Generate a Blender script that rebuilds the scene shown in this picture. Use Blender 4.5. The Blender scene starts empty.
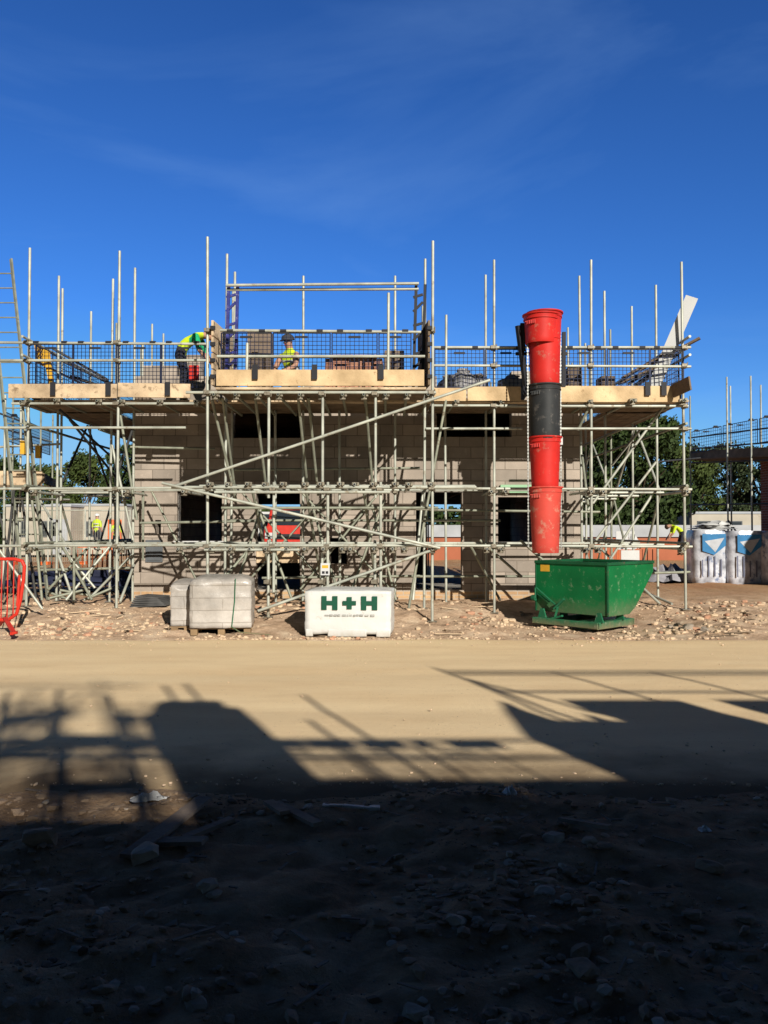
import bpy, bmesh, math, random
from mathutils import Vector, Matrix, noise
from math import radians as R, sin, cos, tan, pi
random.seed(7)
scene = bpy.context.scene
COL = scene.collection
F_PX, PITCH, EYE = 830.0, math.atan(18/830.0), 1.6
AZ, EL = R(21.8), R(25.0)          # direction the light travels: away from camera and to the left

def at(x, y, D):
    """the world point at depth D seen at photo position x, y"""
    u = (x-384)/F_PX; v = (512-y)/F_PX
    dy = cos(PITCH) - v*sin(PITCH); dz = sin(PITCH) + v*cos(PITCH)
    return Vector((u/dy*D, D, EYE + dz/dy*D))
def Z(y, D): return at(384, y, D).z
def X(x, D): return (x-384)/F_PX*D

# ------------------------------------------------------------------ materials
def mat(name, col, rough=.7, metal=0, var=.15, scale=4.0, bump=.0, bscale=None, col2=None, fine=None, spec=.3, dirt=None):
    m = bpy.data.materials.new(name); m.use_nodes = True
    nt = m.node_tree; n = nt.nodes; l = nt.links
    b = n['Principled BSDF']
    b.inputs['Roughness'].default_value = rough; b.inputs['Metallic'].default_value = metal
    b.inputs['Specular IOR Level'].default_value = spec
    tc = n.new('ShaderNodeTexCoord')
    nz = n.new('ShaderNodeTexNoise'); nz.inputs['Scale'].default_value = scale; nz.inputs['Detail'].default_value = 6
    l.new(tc.outputs['Object'], nz.inputs['Vector'])
    rp = n.new('ShaderNodeValToRGB'); rp.color_ramp.elements[0].position = .3; rp.color_ramp.elements[1].position = .7
    c1 = [max(0, c*(1-var)) for c in col]; c2 = [min(1, c*(1+var)) for c in (col2 or col)]
    rp.color_ramp.elements[0].color = (*c1, 1); rp.color_ramp.elements[1].color = (*c2, 1)
    l.new(nz.outputs['Fac'], rp.inputs['Fac'])
    out = rp.outputs['Color']
    if dirt:
        n2 = n.new('ShaderNodeTexNoise'); n2.inputs['Scale'].default_value = dirt[1]; n2.inputs['Detail'].default_value = 8
        n2.inputs['Roughness'].default_value = .7
        l.new(tc.outputs['Object'], n2.inputs['Vector'])
        r2 = n.new('ShaderNodeValToRGB'); r2.color_ramp.elements[0].position = dirt[2]; r2.color_ramp.elements[1].position = dirt[2]+.1
        l.new(n2.outputs['Fac'], r2.inputs['Fac'])
        mx = n.new('ShaderNodeMixRGB'); mx.inputs['Color2'].default_value = (*dirt[0], 1)
        l.new(out, mx.inputs['Color1']); l.new(r2.outputs['Color'], mx.inputs['Fac']); out = mx.outputs['Color']
    l.new(out, b.inputs['Base Color'])
    if bump:
        nb = n.new('ShaderNodeTexNoise'); nb.inputs['Scale'].default_value = bscale or scale*4; nb.inputs['Detail'].default_value = 8
        l.new(tc.outputs['Object'], nb.inputs['Vector'])
        bp = n.new('ShaderNodeBump'); bp.inputs['Strength'].default_value = bump; bp.inputs['Distance'].default_value = .03
        l.new(nb.outputs['Fac'], bp.inputs['Height']); l.new(bp.outputs['Normal'], b.inputs['Normal'])
    return m

def masonry(name, c1, c2, mortar, w, h, gap, rough=.9, bump=.4, stain=.25):
    m = bpy.data.materials.new(name); m.use_nodes = True
    nt = m.node_tree; n = nt.nodes; l = nt.links; b = n['Principled BSDF']
    b.inputs['Roughness'].default_value = rough; b.inputs['Specular IOR Level'].default_value = .15
    tc = n.new('ShaderNodeTexCoord'); sp = n.new('ShaderNodeSeparateXYZ'); l.new(tc.outputs['Object'], sp.inputs[0])
    ad = n.new('ShaderNodeMath'); l.new(sp.outputs['X'], ad.inputs[0]); l.new(sp.outputs['Y'], ad.inputs[1])
    cb = n.new('ShaderNodeCombineXYZ'); l.new(ad.outputs[0], cb.inputs['X']); l.new(sp.outputs['Z'], cb.inputs['Y'])
    # slightly wavy joints
    nw = n.new('ShaderNodeTexNoise'); nw.inputs['Scale'].default_value = 5
    l.new(tc.outputs['Object'], nw.inputs['Vector'])
    mw = n.new('ShaderNodeVectorMath'); mw.operation = 'MULTIPLY_ADD'; mw.inputs[1].default_value = (.012,.012,0)
    l.new(nw.outputs['Color'], mw.inputs[0]); l.new(cb.outputs[0], mw.inputs[2])
    bt = n.new('ShaderNodeTexBrick'); l.new(mw.outputs[0], bt.inputs['Vector'])
    bt.inputs['Scale'].default_value = 1; bt.inputs['Brick Width'].default_value = w; bt.inputs['Row Height'].default_value = h
    bt.inputs['Mortar Size'].default_value = gap; bt.inputs['Mortar Smooth'].default_value = .2; bt.inputs['Bias'].default_value = 0
    bt.inputs['Color1'].default_value = (*c1, 1); bt.inputs['Color2'].default_value = (*c2, 1); bt.inputs['Mortar'].default_value = (*mortar, 1)
    nz = n.new('ShaderNodeTexNoise'); nz.inputs['Scale'].default_value = 1.3; nz.inputs['Detail'].default_value = 9; nz.inputs['Roughness'].default_value = .65
    l.new(tc.outputs['Object'], nz.inputs['Vector'])
    mr = n.new('ShaderNodeMapRange'); mr.inputs['From Min'].default_value = .3; mr.inputs['From Max'].default_value = .7
    mr.inputs['To Min'].default_value = 1-stain; mr.inputs['To Max'].default_value = 1+stain*.7
    l.new(nz.outputs['Fac'], mr.inputs['Value'])
    vm = n.new('ShaderNodeVectorMath'); vm.operation = 'SCALE'; l.new(bt.outputs['Color'], vm.inputs[0]); l.new(mr.outputs[0], vm.inputs['Scale'])
    ns = n.new('ShaderNodeTexNoise'); ns.inputs['Scale'].default_value = 4.5; ns.inputs['Detail'].default_value = 10; ns.inputs['Roughness'].default_value = .75
    l.new(tc.outputs['Object'], ns.inputs['Vector']); rs = n.new('ShaderNodeValToRGB'); rs.color_ramp.elements[0].position = .57; rs.color_ramp.elements[1].position = .70
    rs.color_ramp.elements[1].color = (.55,.55,.55,1); l.new(ns.outputs['Fac'], rs.inputs[0])
    ms = n.new('ShaderNodeMixRGB'); ms.inputs[2].default_value = (*[min(1,c*1.35) for c in c1],1); l.new(rs.outputs[0], ms.inputs[0]); l.new(vm.outputs[0], ms.inputs[1])
    l.new(ms.outputs[0], b.inputs['Base Color'])
    nf = n.new('ShaderNodeTexNoise'); nf.inputs['Scale'].default_value = 60; l.new(tc.outputs['Object'], nf.inputs['Vector'])
    ma = n.new('ShaderNodeMath'); ma.operation = 'MULTIPLY_ADD'; ma.inputs[1].default_value = -1
    l.new(bt.outputs['Fac'], ma.inputs[0])
    mf = n.new('ShaderNodeMath'); mf.operation = 'MULTIPLY'; mf.inputs[1].default_value = .5; l.new(nf.outputs['Fac'], mf.inputs[0]); l.new(mf.outputs[0], ma.inputs[2])
    bp = n.new('ShaderNodeBump'); bp.inputs['Strength'].default_value = bump; bp.inputs['Distance'].default_value = .012
    l.new(ma.outputs[0], bp.inputs['Height']); l.new(bp.outputs['Normal'], b.inputs['Normal'])
    return m

M = {}
M['steel'] = mat('galvanised_steel', (.47,.48,.41), .45, .15, .3, 3, dirt=((.28,.22,.14), 4, .58), spec=.5)
M['steel_dull'] = mat('weathered_steel', (.30,.31,.24), .55, .2, .3, 5, dirt=((.14,.10,.06), 5, .58))
M['steel_dark'] = mat('dark_steel', (.06,.06,.06), .6, .2, .3, 5)
M['coupler'] = mat('coupler_steel', (.24,.21,.16), .55, .5, .4, 30)
M['wire'] = mat('guard_wire', (.012,.018,.05), .5, .3, .2, 5)
M['clip'] = mat('clip_black', (.02,.02,.025), .6, 0, .2, 5)
M['board'] = mat('scaffold_board', (.52,.38,.24), .85, 0, .28, 2.5, .25, 30, col2=(.66,.50,.33), dirt=((.26,.18,.11), 6, .55))
M['board2'] = mat('fresh_board', (.60,.42,.23), .85, 0, .22, 2.5, .25, 30, col2=(.74,.54,.32), dirt=((.32,.20,.10), 7, .60))
M['board_grey'] = mat('weathered_shade_board', (.20,.145,.095), .9, 0, .3, 4, .3, 30)  # tone also darkened to carry the shade under the decks
M['block'] = masonry('aircrete_blockwork', (.48,.40,.33), (.32,.27,.225), (.23,.19,.155), .45, .225, .009)
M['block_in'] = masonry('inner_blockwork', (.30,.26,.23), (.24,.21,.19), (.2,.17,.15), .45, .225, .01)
M['brick_buff'] = masonry('buff_brickwork', (.60,.40,.22), (.50,.31,.17), (.50,.42,.33), .225, .075, .010)
M['brick_red'] = masonry('red_brickwork', (.30,.085,.045), (.22,.06,.035), (.30,.24,.2), .225, .075, .010)
M['lintel'] = mat('concrete', (.36,.33,.29), .9, 0, .2, 3, .3, 40)
M['green_lintel'] = mat('green_steel_lintel', (.32,.55,.33), .5, 0, .1, 3)
M['grey_box'] = mat('grey_plastic', (.11,.12,.13), .6, 0, .12, 3)
M['dark'] = mat('dark_void', (.015,.015,.016), .9)
M['timber'] = mat('joist_timber', (.30,.20,.11), .9, 0, .25, 4)
M['red_pl'] = mat('red_plastic', (.62,.024,.018), .55, 0, .16, 2.5, .10, 9, dirt=((.50,.14,.10), 6, .575), spec=.3)
M['red_pl2'] = mat('faded_red_plastic', (.62,.07,.05), .6, 0, .16, 2.5, .10, 9, dirt=((.58,.24,.17), 6, .55), spec=.3)
M['black_pl'] = mat('black_plastic', (.03,.032,.034), .55, 0, .2, 4, dirt=((.12,.11,.10), 7, .56))
M['chain'] = mat('chain_steel', (.35,.35,.33), .4, .7, .2, 20)
M['green'] = mat('green_paint', (.003,.16,.045), .5, 0, .22, 2, .12, 6, dirt=((.15,.25,.14), 8, .57), spec=.25)
M['green_worn'] = mat('worn_green_paint', (.02,.16,.075), .5, .1, .25, 3, .15, 8, dirt=((.30,.36,.26), 7, .58))
M['green_dk'] = mat('dark_green_paint', (.01,.10,.04), .5, .1, .25, 4, dirt=((.10,.08,.05), 6, .6))
M['yellow'] = mat('yellow_sticker', (.75,.42,.04), .6)
M['white_wrap'] = mat('white_wrap', (.70,.70,.68), .38, 0, .06, 3, .35, 7, spec=.4, dirt=((.48,.44,.38), 5, .60))
M['green_ink'] = mat('green_print', (.01,.085,.05), .45, 0, .1, 5)
M['grey_ink'] = mat('grey_print', (.42,.42,.40), .6, 0, .25, 12)
M['film'] = mat('cloudy_film', (.46,.39,.34), .28, 0, .22, 6, .6, 9, col2=(.70,.66,.64), spec=.6, dirt=((.30,.25,.20), 8, .58))
def add_layers(m, step, strength=.45):
    nt=m.node_tree; n=nt.nodes; l=nt.links; b=n['Principled BSDF']; src=b.inputs['Base Color'].links[0].from_socket
    tc=n.new('ShaderNodeTexCoord'); w_=n.new('ShaderNodeTexWave'); w_.bands_direction='Z'; w_.inputs['Scale'].default_value=.314/step; w_.inputs['Distortion'].default_value=1.6; w_.inputs['Detail'].default_value=4; w_.inputs['Detail Scale'].default_value=3
    l.new(tc.outputs['Object'],w_.inputs['Vector']); rr=n.new('ShaderNodeValToRGB'); rr.color_ramp.elements[0].position=.02; rr.color_ramp.elements[1].position=.22; v=1-strength; rr.color_ramp.elements[0].color=(v,v*.95,v*.9,1); rr.color_ramp.elements[1].color=(1,1,1,1)
    l.new(w_.outputs['Fac'],rr.inputs[0]); mx=n.new('ShaderNodeMixRGB'); mx.blend_type='MULTIPLY'; mx.inputs[0].default_value=1; l.new(src,mx.inputs[1]); l.new(rr.outputs[0],mx.inputs[2]); l.new(mx.outputs[0],b.inputs['Base Color'])
M['film'] = masonry('film_over_blocks', (.54,.50,.46), (.46,.42,.38), (.38,.34,.30), .88, .185, .007, rough=.3, bump=.5, stain=.45)
M['film'].node_tree.nodes['Principled BSDF'].inputs['Specular IOR Level'].default_value = .6
M['blue_ink'] = mat('blue_print', (.03,.19,.42), .5, 0, .15, 6)
M['white'] = mat('white_paint', (.62,.62,.61), .5, 0, .05, 3, dirt=((.5,.47,.42), 5, .66))
M['hivis'] = mat('hivis_yellow', (.62,.80,.03), .8, 0, .12, 12)
M['hivis_o'] = mat('hivis_orange', (.85,.20,.02), .8, 0, .12, 12)
M['tee'] = mat('green_shirt', (.02,.42,.17), .9, 0, .15, 8)
M['refl'] = mat('silver_tape', (.6,.6,.58), .35)
M['skin'] = mat('skin', (.50,.27,.18), .6, 0, .1, 8)
M['trouser'] = mat('dark_trousers', (.035,.035,.045), .9, 0, .3, 8)
M['trouser_g'] = mat('grey_trousers', (.13,.12,.11), .9, 0, .3, 8)
M['boot'] = mat('work_boot', (.10,.06,.03), .8)
M['hat_w'] = mat('white_helmet', (.8,.8,.78), .35)
M['hat_d'] = mat('dark_cap', (.05,.05,.06), .8)
M['hair'] = mat('brown_hair', (.05,.03,.02), .9)
M['red_paint'] = mat('red_paint', (.62,.035,.02), .45, 0, .15, 5, dirt=((.45,.2,.14), 9, .62))
M['orange_pl'] = mat('orange_plastic', (.75,.16,.04), .6, 0, .2, 6)
M['blue_paint'] = mat('blue_gate_paint', (.035,.04,.22), .5, .1, .3, 10, dirt=((.35,.33,.4), 14, .58))
M['shade_blue'] = mat('blue_shade_sheet', (.03,.035,.07), .5, 0, .3, 3, .4, 5)  # navy tone of the painted shadow strip past the left legs
M['rubber'] = mat('rubber', (.02,.02,.02), .8)
M['glass'] = mat('vehicle_glass', (.03,.04,.05), .08, 0, .1, 2, spec=.8)
M['concblock'] = mat('loose_block', (.22,.165,.125), .95, 0, .3, 2.2, .4, 30)
M['redbrick'] = mat('loose_brick', (.42,.17,.11), .9, 0, .3, 6, .3, 30, col2=(.55,.28,.18))
M['trunk'] = mat('bark', (.10,.07,.045), .95, 0, .3, 4, .6, 12)
M['slate'] = mat('sheet_stack', (.09,.09,.09), .55, 0, .4, 5, .2, 8)
M['litter'] = mat('white_litter', (.5,.5,.5), .5, 0, .1, 9, .5, 20)
M['roofgrey'] = mat('grey_sheet_roof', (.42,.44,.47), .6, 0, .15, 1)
M['old_wood'] = mat('rotten_wood', (.20,.155,.12), .95, 0, .3, 6, .3, 30)
M['cabin'] = mat('cabin_cream', (.50,.45,.37), .6, 0, .12, 1, dirt=((.36,.30,.22), 1.5, .6))

def add_mud(m, z0, z1, col=(.34,.24,.15), spread=.5):
    nt=m.node_tree; n=nt.nodes; l=nt.links; b=n['Principled BSDF']; src=b.inputs['Base Color'].links[0].from_socket
    tc=n.new('ShaderNodeTexCoord'); sp=n.new('ShaderNodeSeparateXYZ'); l.new(tc.outputs['Object'],sp.inputs[0])
    a=n.new('ShaderNodeTexNoise'); a.inputs['Scale'].default_value=9; a.inputs['Detail'].default_value=9; a.inputs['Roughness'].default_value=.7; l.new(tc.outputs['Object'],a.inputs[0])
    k=n.new('ShaderNodeMath'); k.operation='MULTIPLY_ADD'; k.inputs[1].default_value=-spread; l.new(a.outputs['Fac'],k.inputs[0]); l.new(sp.outputs['Z'],k.inputs[2])
    mr=n.new('ShaderNodeMapRange'); mr.inputs['From Min'].default_value=z0-spread/2; mr.inputs['From Max'].default_value=z1-spread/2; mr.inputs['To Min'].default_value=.85; mr.inputs['To Max'].default_value=0; l.new(k.outputs[0],mr.inputs['Value'])
    mx=n.new('ShaderNodeMixRGB'); mx.inputs[2].default_value=(*col,1); l.new(mr.outputs[0],mx.inputs[0]); l.new(src,mx.inputs[1]); l.new(mx.outputs[0],b.inputs['Base Color'])
add_mud(M['green'],.18,.50,(.13,.17,.09),.5); add_mud(M['green_worn'],.0,.16,(.30,.22,.13),.2); add_mud(M['white_wrap'],-.06,.10,(.45,.37,.27),.2)
# ------------------------------------------------------------------ mesh helpers
class MB:
    def __init__(s): s.v = []; s.f = []; s.mi = []
    def add(s, vs, fs, mi=0):
        o = len(s.v); s.v += [tuple(v) for v in vs]; s.f += [tuple(i+o for i in f) for f in fs]; s.mi += [mi]*len(fs); return s
    def box(s, a, b, mi=0, rot=None, piv=None):
        x0,y0,z0 = a; x1,y1,z1 = b
        vs = [Vector(p) for p in ((x0,y0,z0),(x1,y0,z0),(x1,y1,z0),(x0,y1,z0),(x0,y0,z1),(x1,y0,z1),(x1,y1,z1),(x0,y1,z1))]
        if rot is not None:
            c = Vector(piv) if piv is not None else (vs[0]+vs[6])/2
            vs = [c + rot @ (v-c) for v in vs]
        return s.add(vs, [(0,3,2,1),(4,5,6,7),(0,1,5,4),(1,2,6,5),(2,3,7,6),(3,0,4,7)], mi)
    def tube(s, p, q, r=.0242, seg=10, r2=None, mi=0, caps=True, hollow=True):
        p = Vector(p); q = Vector(q); d = (q-p)
        if d.length < 1e-6: return s
        d.normalize(); a = d.orthogonal().normalized(); b = d.cross(a); r2 = r if r2 is None else r2
        vs = []
        for c, rr in ((p, r), (q, r2)):
            for i in range(seg):
                t = 2*pi*i/seg; vs.append(c + (a*cos(t)+b*sin(t))*rr)
        fs = [(i, (i+1)%seg, seg+(i+1)%seg, seg+i) for i in range(seg)]
        if caps: fs += [tuple(range(seg-1,-1,-1)), tuple(range(seg, 2*seg))]
        return s.add(vs, fs, mi)
    def beam(s, p, q, w, h, mi=0, up=(0,0,1)):
        p = Vector(p); q = Vector(q); d = (q-p).normalized(); u = Vector(up)
        sx = d.cross(u)
        if sx.length < 1e-3: sx = d.cross(Vector((0,1,0)))
        sx.normalize(); u = sx.cross(d).normalized()
        vs = [c + sx*a*w/2 + u*b*h/2 for c in (p,q) for a,b in ((-1,-1),(1,-1),(1,1),(-1,1))]
        return s.add(vs, [(0,1,2,3),(7,6,5,4),(0,4,5,1),(1,5,6,2),(2,6,7,3),(3,7,4,0)], mi)
    def lathe(s, prof, c=(0,0,0), seg=32, mi=0, close=False):
        c = Vector(c); n = len(prof); vs = []
        for r, z in prof:
            for i in range(seg):
                t = 2*pi*i/seg; vs.append(c+Vector((r*cos(t), r*sin(t), z)))
        fs = [(k*seg+i, k*seg+(i+1)%seg, (k+1)*seg+(i+1)%seg, (k+1)*seg+i) for k in range(n-1) for i in range(seg)]
        if close: fs += [tuple(range(seg-1,-1,-1)), tuple((n-1)*seg+i for i in range(seg))]
        return s.add(vs, fs, mi)
    def prism(s, pts, y0, y1, mi=0):
        """pts in x,z, extruded along y"""
        n = len(pts); vs = [(x,y0,z) for x,z in pts]+[(x,y1,z) for x,z in pts]
        fs = [tuple(range(n)), tuple(range(2*n-1,n-1,-1))]+[(i, i+n, (i+1)%n+n, (i+1)%n) for i in range(n)]
        return s.add(vs, fs, mi)
    def mesh(s, name, mats):
        me = bpy.data.meshes.new(name); me.from_pydata(s.v, [], s.f)
        for m in (mats if isinstance(mats, (list,tuple)) else [mats]): me.materials.append(m)
        if any(s.mi): me.polygons.foreach_set('material_index', s.mi)
        me.validate(); me.update(); return me
    def obj(s, name, mats, parent=None, smooth=False, bevel=0, origin=None):
        me = s.mesh(name, mats)
        if smooth:
            me.polygons.foreach_set('use_smooth', [len(p.vertices)<=4 for p in me.polygons]); me.update()
            try: me.set_sharp_from_angle(angle=R(40))
            except Exception: pass
        o = bpy.data.objects.new(name, me); COL.objects.link(o)
        if origin is not None:
            me.transform(Matrix.Translation(-Vector(origin))); o.location = origin
        if parent: o.parent = parent; o.matrix_parent_inverse = Matrix()
        if bevel:
            md = o.modifiers.new('bevel','BEVEL'); md.width = bevel; md.segments = 2; md.limit_method = 'ANGLE'
        return o
def tag(o, label, cat, group=None, kind=None):
    o['label'] = label; o['category'] = cat
    if group: o['group'] = group
    if kind: o['kind'] = kind
    return o
def struct(o, kind='structure'):
    o['kind'] = kind; return o
def thing(name, label, cat, loc=(0,0,0), rz=0, group=None):
    o = bpy.data.objects.new(name, None); COL.objects.link(o); o.empty_display_size = .2
    o.location = loc; o.rotation_euler = (0,0,rz); return tag(o, label, cat, group)
def dup(root, loc, rz=0, label=None):
    r = root.copy(); COL.objects.link(r); r.location = loc; r.rotation_euler = (0,0,rz)
    if label: r['label'] = label
    for ch in list(root.children):
        c = ch.copy(); COL.objects.link(c); c.parent = r
        for g in ch.children:
            d = g.copy(); COL.objects.link(d); d.parent = c
    return r

def nz(x, y, s, z=0): return noise.noise(Vector((x*s, y*s, z)))
ROAD0, ROAD1 = 5.08, 12.15
def ground_z(x, y):
    z = 0.0
    if y > 12.2:
        t = min(1, (y-12.2)/2.6); t = t*t*(3-2*t)
        z += .20*t*(1 if y < 22 else max(.3, 1-(y-22)/20))
    d = math.hypot(x-3.45, y-13.9)
    if d < 2.2: z *= max(0, min(1, (d-1.2)/1.0))
    return z
def ground_detail(x, y):
    z = ground_z(x, y)
    e0 = ROAD0 + .28*nz(x, 0, .9) + .10*nz(x, 0, 4); e1 = ROAD1 + .17*nz(x, 7, .7) + .04*nz(x, 7, 4)
    if y < e0: k = min(1, (e0-y)/.35); z += k*(.055*nz(x,y,1.1)+.045*nz(x,y,4)+.030*nz(x,y,11)+.01)
    elif y > e1: k = min(1, (y-e1)/.5); z += k*((.07*nz(x,y,1.0,3)+.025)*min(1, max(.0, math.hypot(x-3.45,y-13.9)-1.1))+.035*nz(x,y,3.2)*min(1, max(.2, math.hypot(x-3.45,y-13.9)-1.0))+.022*nz(x,y,10))
    else: z -= .03*min(1, min(y-e0, e1-y)/.15)
    return z

# ------------------------------------------------------------------ ground
def ground_material():
    m = bpy.data.materials.new('building_site_soil'); m.use_nodes = True
    n = m.node_tree.nodes; l = m.node_tree.links; b = n['Principled BSDF']
    b.inputs['Roughness'].default_value = .95; b.inputs['Specular IOR Level'].default_value = .1
    tc = n.new('ShaderNodeTexCoord'); sp = n.new('ShaderNodeSeparateXYZ'); l.new(tc.outputs['Object'], sp.inputs[0])
    def noise_n(scale, detail=8, rough=.6):
        a = n.new('ShaderNodeTexNoise'); a.inputs['Scale'].default_value = scale; a.inputs['Detail'].default_value = detail
        a.inputs['Roughness'].default_value = rough; l.new(tc.outputs['Object'], a.inputs['Vector']); return a
    def ramp(src, pts):
        r = n.new('ShaderNodeValToRGB'); e = r.color_ramp.elements
        e[0].position = pts[0][0]; e[0].color = (*pts[0][1],1); e[1].position = pts[-1][0]; e[1].color = (*pts[-1][1],1)
        for p, c in pts[1:-1]:
            k = e.new(p); k.color = (*c,1)
        l.new(src, r.inputs[0]); return r
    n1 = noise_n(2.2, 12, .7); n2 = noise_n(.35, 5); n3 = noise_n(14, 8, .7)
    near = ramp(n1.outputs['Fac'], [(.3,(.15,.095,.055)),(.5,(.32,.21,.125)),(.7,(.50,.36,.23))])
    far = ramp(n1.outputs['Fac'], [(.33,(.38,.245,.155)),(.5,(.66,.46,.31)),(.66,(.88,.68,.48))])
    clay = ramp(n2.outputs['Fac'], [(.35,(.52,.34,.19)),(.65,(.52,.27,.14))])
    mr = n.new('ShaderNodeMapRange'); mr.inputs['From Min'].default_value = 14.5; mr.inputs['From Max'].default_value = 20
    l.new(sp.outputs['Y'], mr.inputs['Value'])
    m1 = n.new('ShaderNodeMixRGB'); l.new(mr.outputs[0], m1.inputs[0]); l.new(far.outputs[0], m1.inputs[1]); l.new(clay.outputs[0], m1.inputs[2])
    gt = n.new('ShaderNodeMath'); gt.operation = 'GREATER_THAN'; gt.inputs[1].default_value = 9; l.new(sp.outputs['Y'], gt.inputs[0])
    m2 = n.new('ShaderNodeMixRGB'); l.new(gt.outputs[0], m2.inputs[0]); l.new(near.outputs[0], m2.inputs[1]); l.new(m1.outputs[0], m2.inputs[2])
    # grass far away
    mg = n.new('ShaderNodeMapRange'); mg.inputs['From Min'].default_value = 60; mg.inputs['From Max'].default_value = 75; l.new(sp.outputs['Y'], mg.inputs['Value'])
    m3 = n.new('ShaderNodeMixRGB'); l.new(mg.outputs[0], m3.inputs[0]); l.new(m2.outputs[0], m3.inputs[1]); m3.inputs[2].default_value = (.07,.10,.035,1)
    l.new(m3.outputs[0], b.inputs['Base Color'])
    bp = n.new('ShaderNodeBump'); bp.inputs['Strength'].default_value = .9; bp.inputs['Distance'].default_value = .035
    l.new(n3.outputs['Fac'], bp.inputs['Height']); l.new(bp.outputs['Normal'], b.inputs['Normal'])
    return m
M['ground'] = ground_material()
def sand_material():
    m = bpy.data.materials.new('compacted_sand'); m.use_nodes = True
    n = m.node_tree.nodes; l = m.node_tree.links; b = n['Principled BSDF']
    b.inputs['Roughness'].default_value = .95; b.inputs['Specular IOR Level'].default_value = .1
    tc = n.new('ShaderNodeTexCoord')
    mp = n.new('ShaderNodeMapping'); mp.inputs['Scale'].default_value = (.35,1.6,1); l.new(tc.outputs['Object'], mp.inputs[0])
    a = n.new('ShaderNodeTexNoise'); a.inputs['Scale'].default_value = 1.3; a.inputs['Detail'].default_value = 10; a.inputs['Roughness'].default_value = .65; l.new(mp.outputs[0], a.inputs['Vector'])
    r = n.new('ShaderNodeValToRGB'); e = r.color_ramp.elements
    e[0].position = .3; e[0].color = (.88,.64,.37,1); e[1].position = .7; e[1].color = (1,.775,.475,1)
    l.new(a.outputs['Fac'], r.inputs[0])
    v = n.new('ShaderNodeTexNoise'); v.inputs['Scale'].default_value = 26; v.inputs['Detail'].default_value = 8; v.inputs['Roughness'].default_value = .75; l.new(tc.outputs['Object'], v.inputs['Vector'])
    r2 = n.new('ShaderNodeValToRGB'); r2.color_ramp.elements[0].position = .60; r2.color_ramp.elements[1].position = .72
    r2.color_ramp.elements[0].color = (1,1,1,1); r2.color_ramp.elements[1].color = (.50,.46,.42,1); l.new(v.outputs['Fac'], r2.inputs[0])
    mx = n.new('ShaderNodeMixRGB'); mx.blend_type = 'MULTIPLY'; mx.inputs[0].default_value = 1; l.new(r.outputs[0], mx.inputs[1]); l.new(r2.outputs[0], mx.inputs[2])
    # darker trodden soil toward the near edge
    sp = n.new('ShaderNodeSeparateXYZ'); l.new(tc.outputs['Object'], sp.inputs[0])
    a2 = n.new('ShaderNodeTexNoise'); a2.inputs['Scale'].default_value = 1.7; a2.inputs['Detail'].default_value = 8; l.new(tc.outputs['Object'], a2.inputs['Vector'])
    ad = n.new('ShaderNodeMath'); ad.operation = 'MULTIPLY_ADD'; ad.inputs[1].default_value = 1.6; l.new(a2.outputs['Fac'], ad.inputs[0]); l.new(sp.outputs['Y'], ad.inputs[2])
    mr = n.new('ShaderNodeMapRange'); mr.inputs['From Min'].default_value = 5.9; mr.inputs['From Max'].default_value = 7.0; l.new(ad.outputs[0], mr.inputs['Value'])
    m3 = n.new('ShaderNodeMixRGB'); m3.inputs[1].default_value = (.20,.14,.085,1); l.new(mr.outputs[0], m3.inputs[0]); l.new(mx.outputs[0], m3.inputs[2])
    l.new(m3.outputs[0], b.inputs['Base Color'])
    bp = n.new('ShaderNodeBump'); bp.inputs['Strength'].default_value = .35; bp.inputs['Distance'].default_value = .02
    l.new(v.outputs['Fac'], bp.inputs['Height']); l.new(bp.outputs['Normal'], b.inputs['Normal'])
    return m
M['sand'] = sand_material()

def grid(xs, ys, fn):
    g = MB(); nx = len(xs); vs = [(x, y, fn(x, y)) for y in ys for x in xs]
    fs = [(j*nx+i, j*nx+i+1, (j+1)*nx+i+1, (j+1)*nx+i) for j in range(len(ys)-1) for i in range(nx-1)]
    return g.add(vs, fs)
def frange(a, b, s):
    n = int(round((b-a)/s)); return [a+(b-a)*i/n for i in range(n+1)]
xs = [-900,-300,-100,-50,-30,-20]+frange(-14,14,.09)+[20,30,50,100,300,900]
ys = [-600,-100,-30,-12,-6]+frange(-3,1.4,.4)[:-1]+frange(1.4,5.7,.05)+frange(5.8,11.6,.4)+frange(11.7,16.4,.06)+[17,18,19,20,22,24,27,30,34,40,50,70,100,200,400,900]
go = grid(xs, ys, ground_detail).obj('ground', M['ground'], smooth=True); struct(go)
def road_grid():
    xs = [-60,-40,-25,-18]+frange(-14,14,.12)+[18,25,40,60]; g = MB(); rows = 48
    vs = []
    for j in range(rows+1):
        t = j/rows
        for x in xs:
            e0 = ROAD0 + .28*nz(x,0,.9)+.10*nz(x,0,4); e1 = ROAD1 + .17*nz(x,7,.7)+.04*nz(x,7,4)
            y = e0+(e1-e0)*t; edge = min(t,1-t)*7
            z = .012 + .010*nz(x,y,.6)+.005*nz(x,y,3) - (.03 if j in (0,rows) else 0)
            # wheel ruts
            z += -.012*math.exp(-((y-7.4)/.25)**2) -.012*math.exp(-((y-9.2)/.25)**2)
            vs.append((x,y,z))
    nx = len(xs)
    return g.add(vs, [(j*nx+i, j*nx+i+1, (j+1)*nx+i+1, (j+1)*nx+i) for j in range(rows) for i in range(nx-1)])
struct(road_grid().obj('sand_road', M['sand'], smooth=True))

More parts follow.
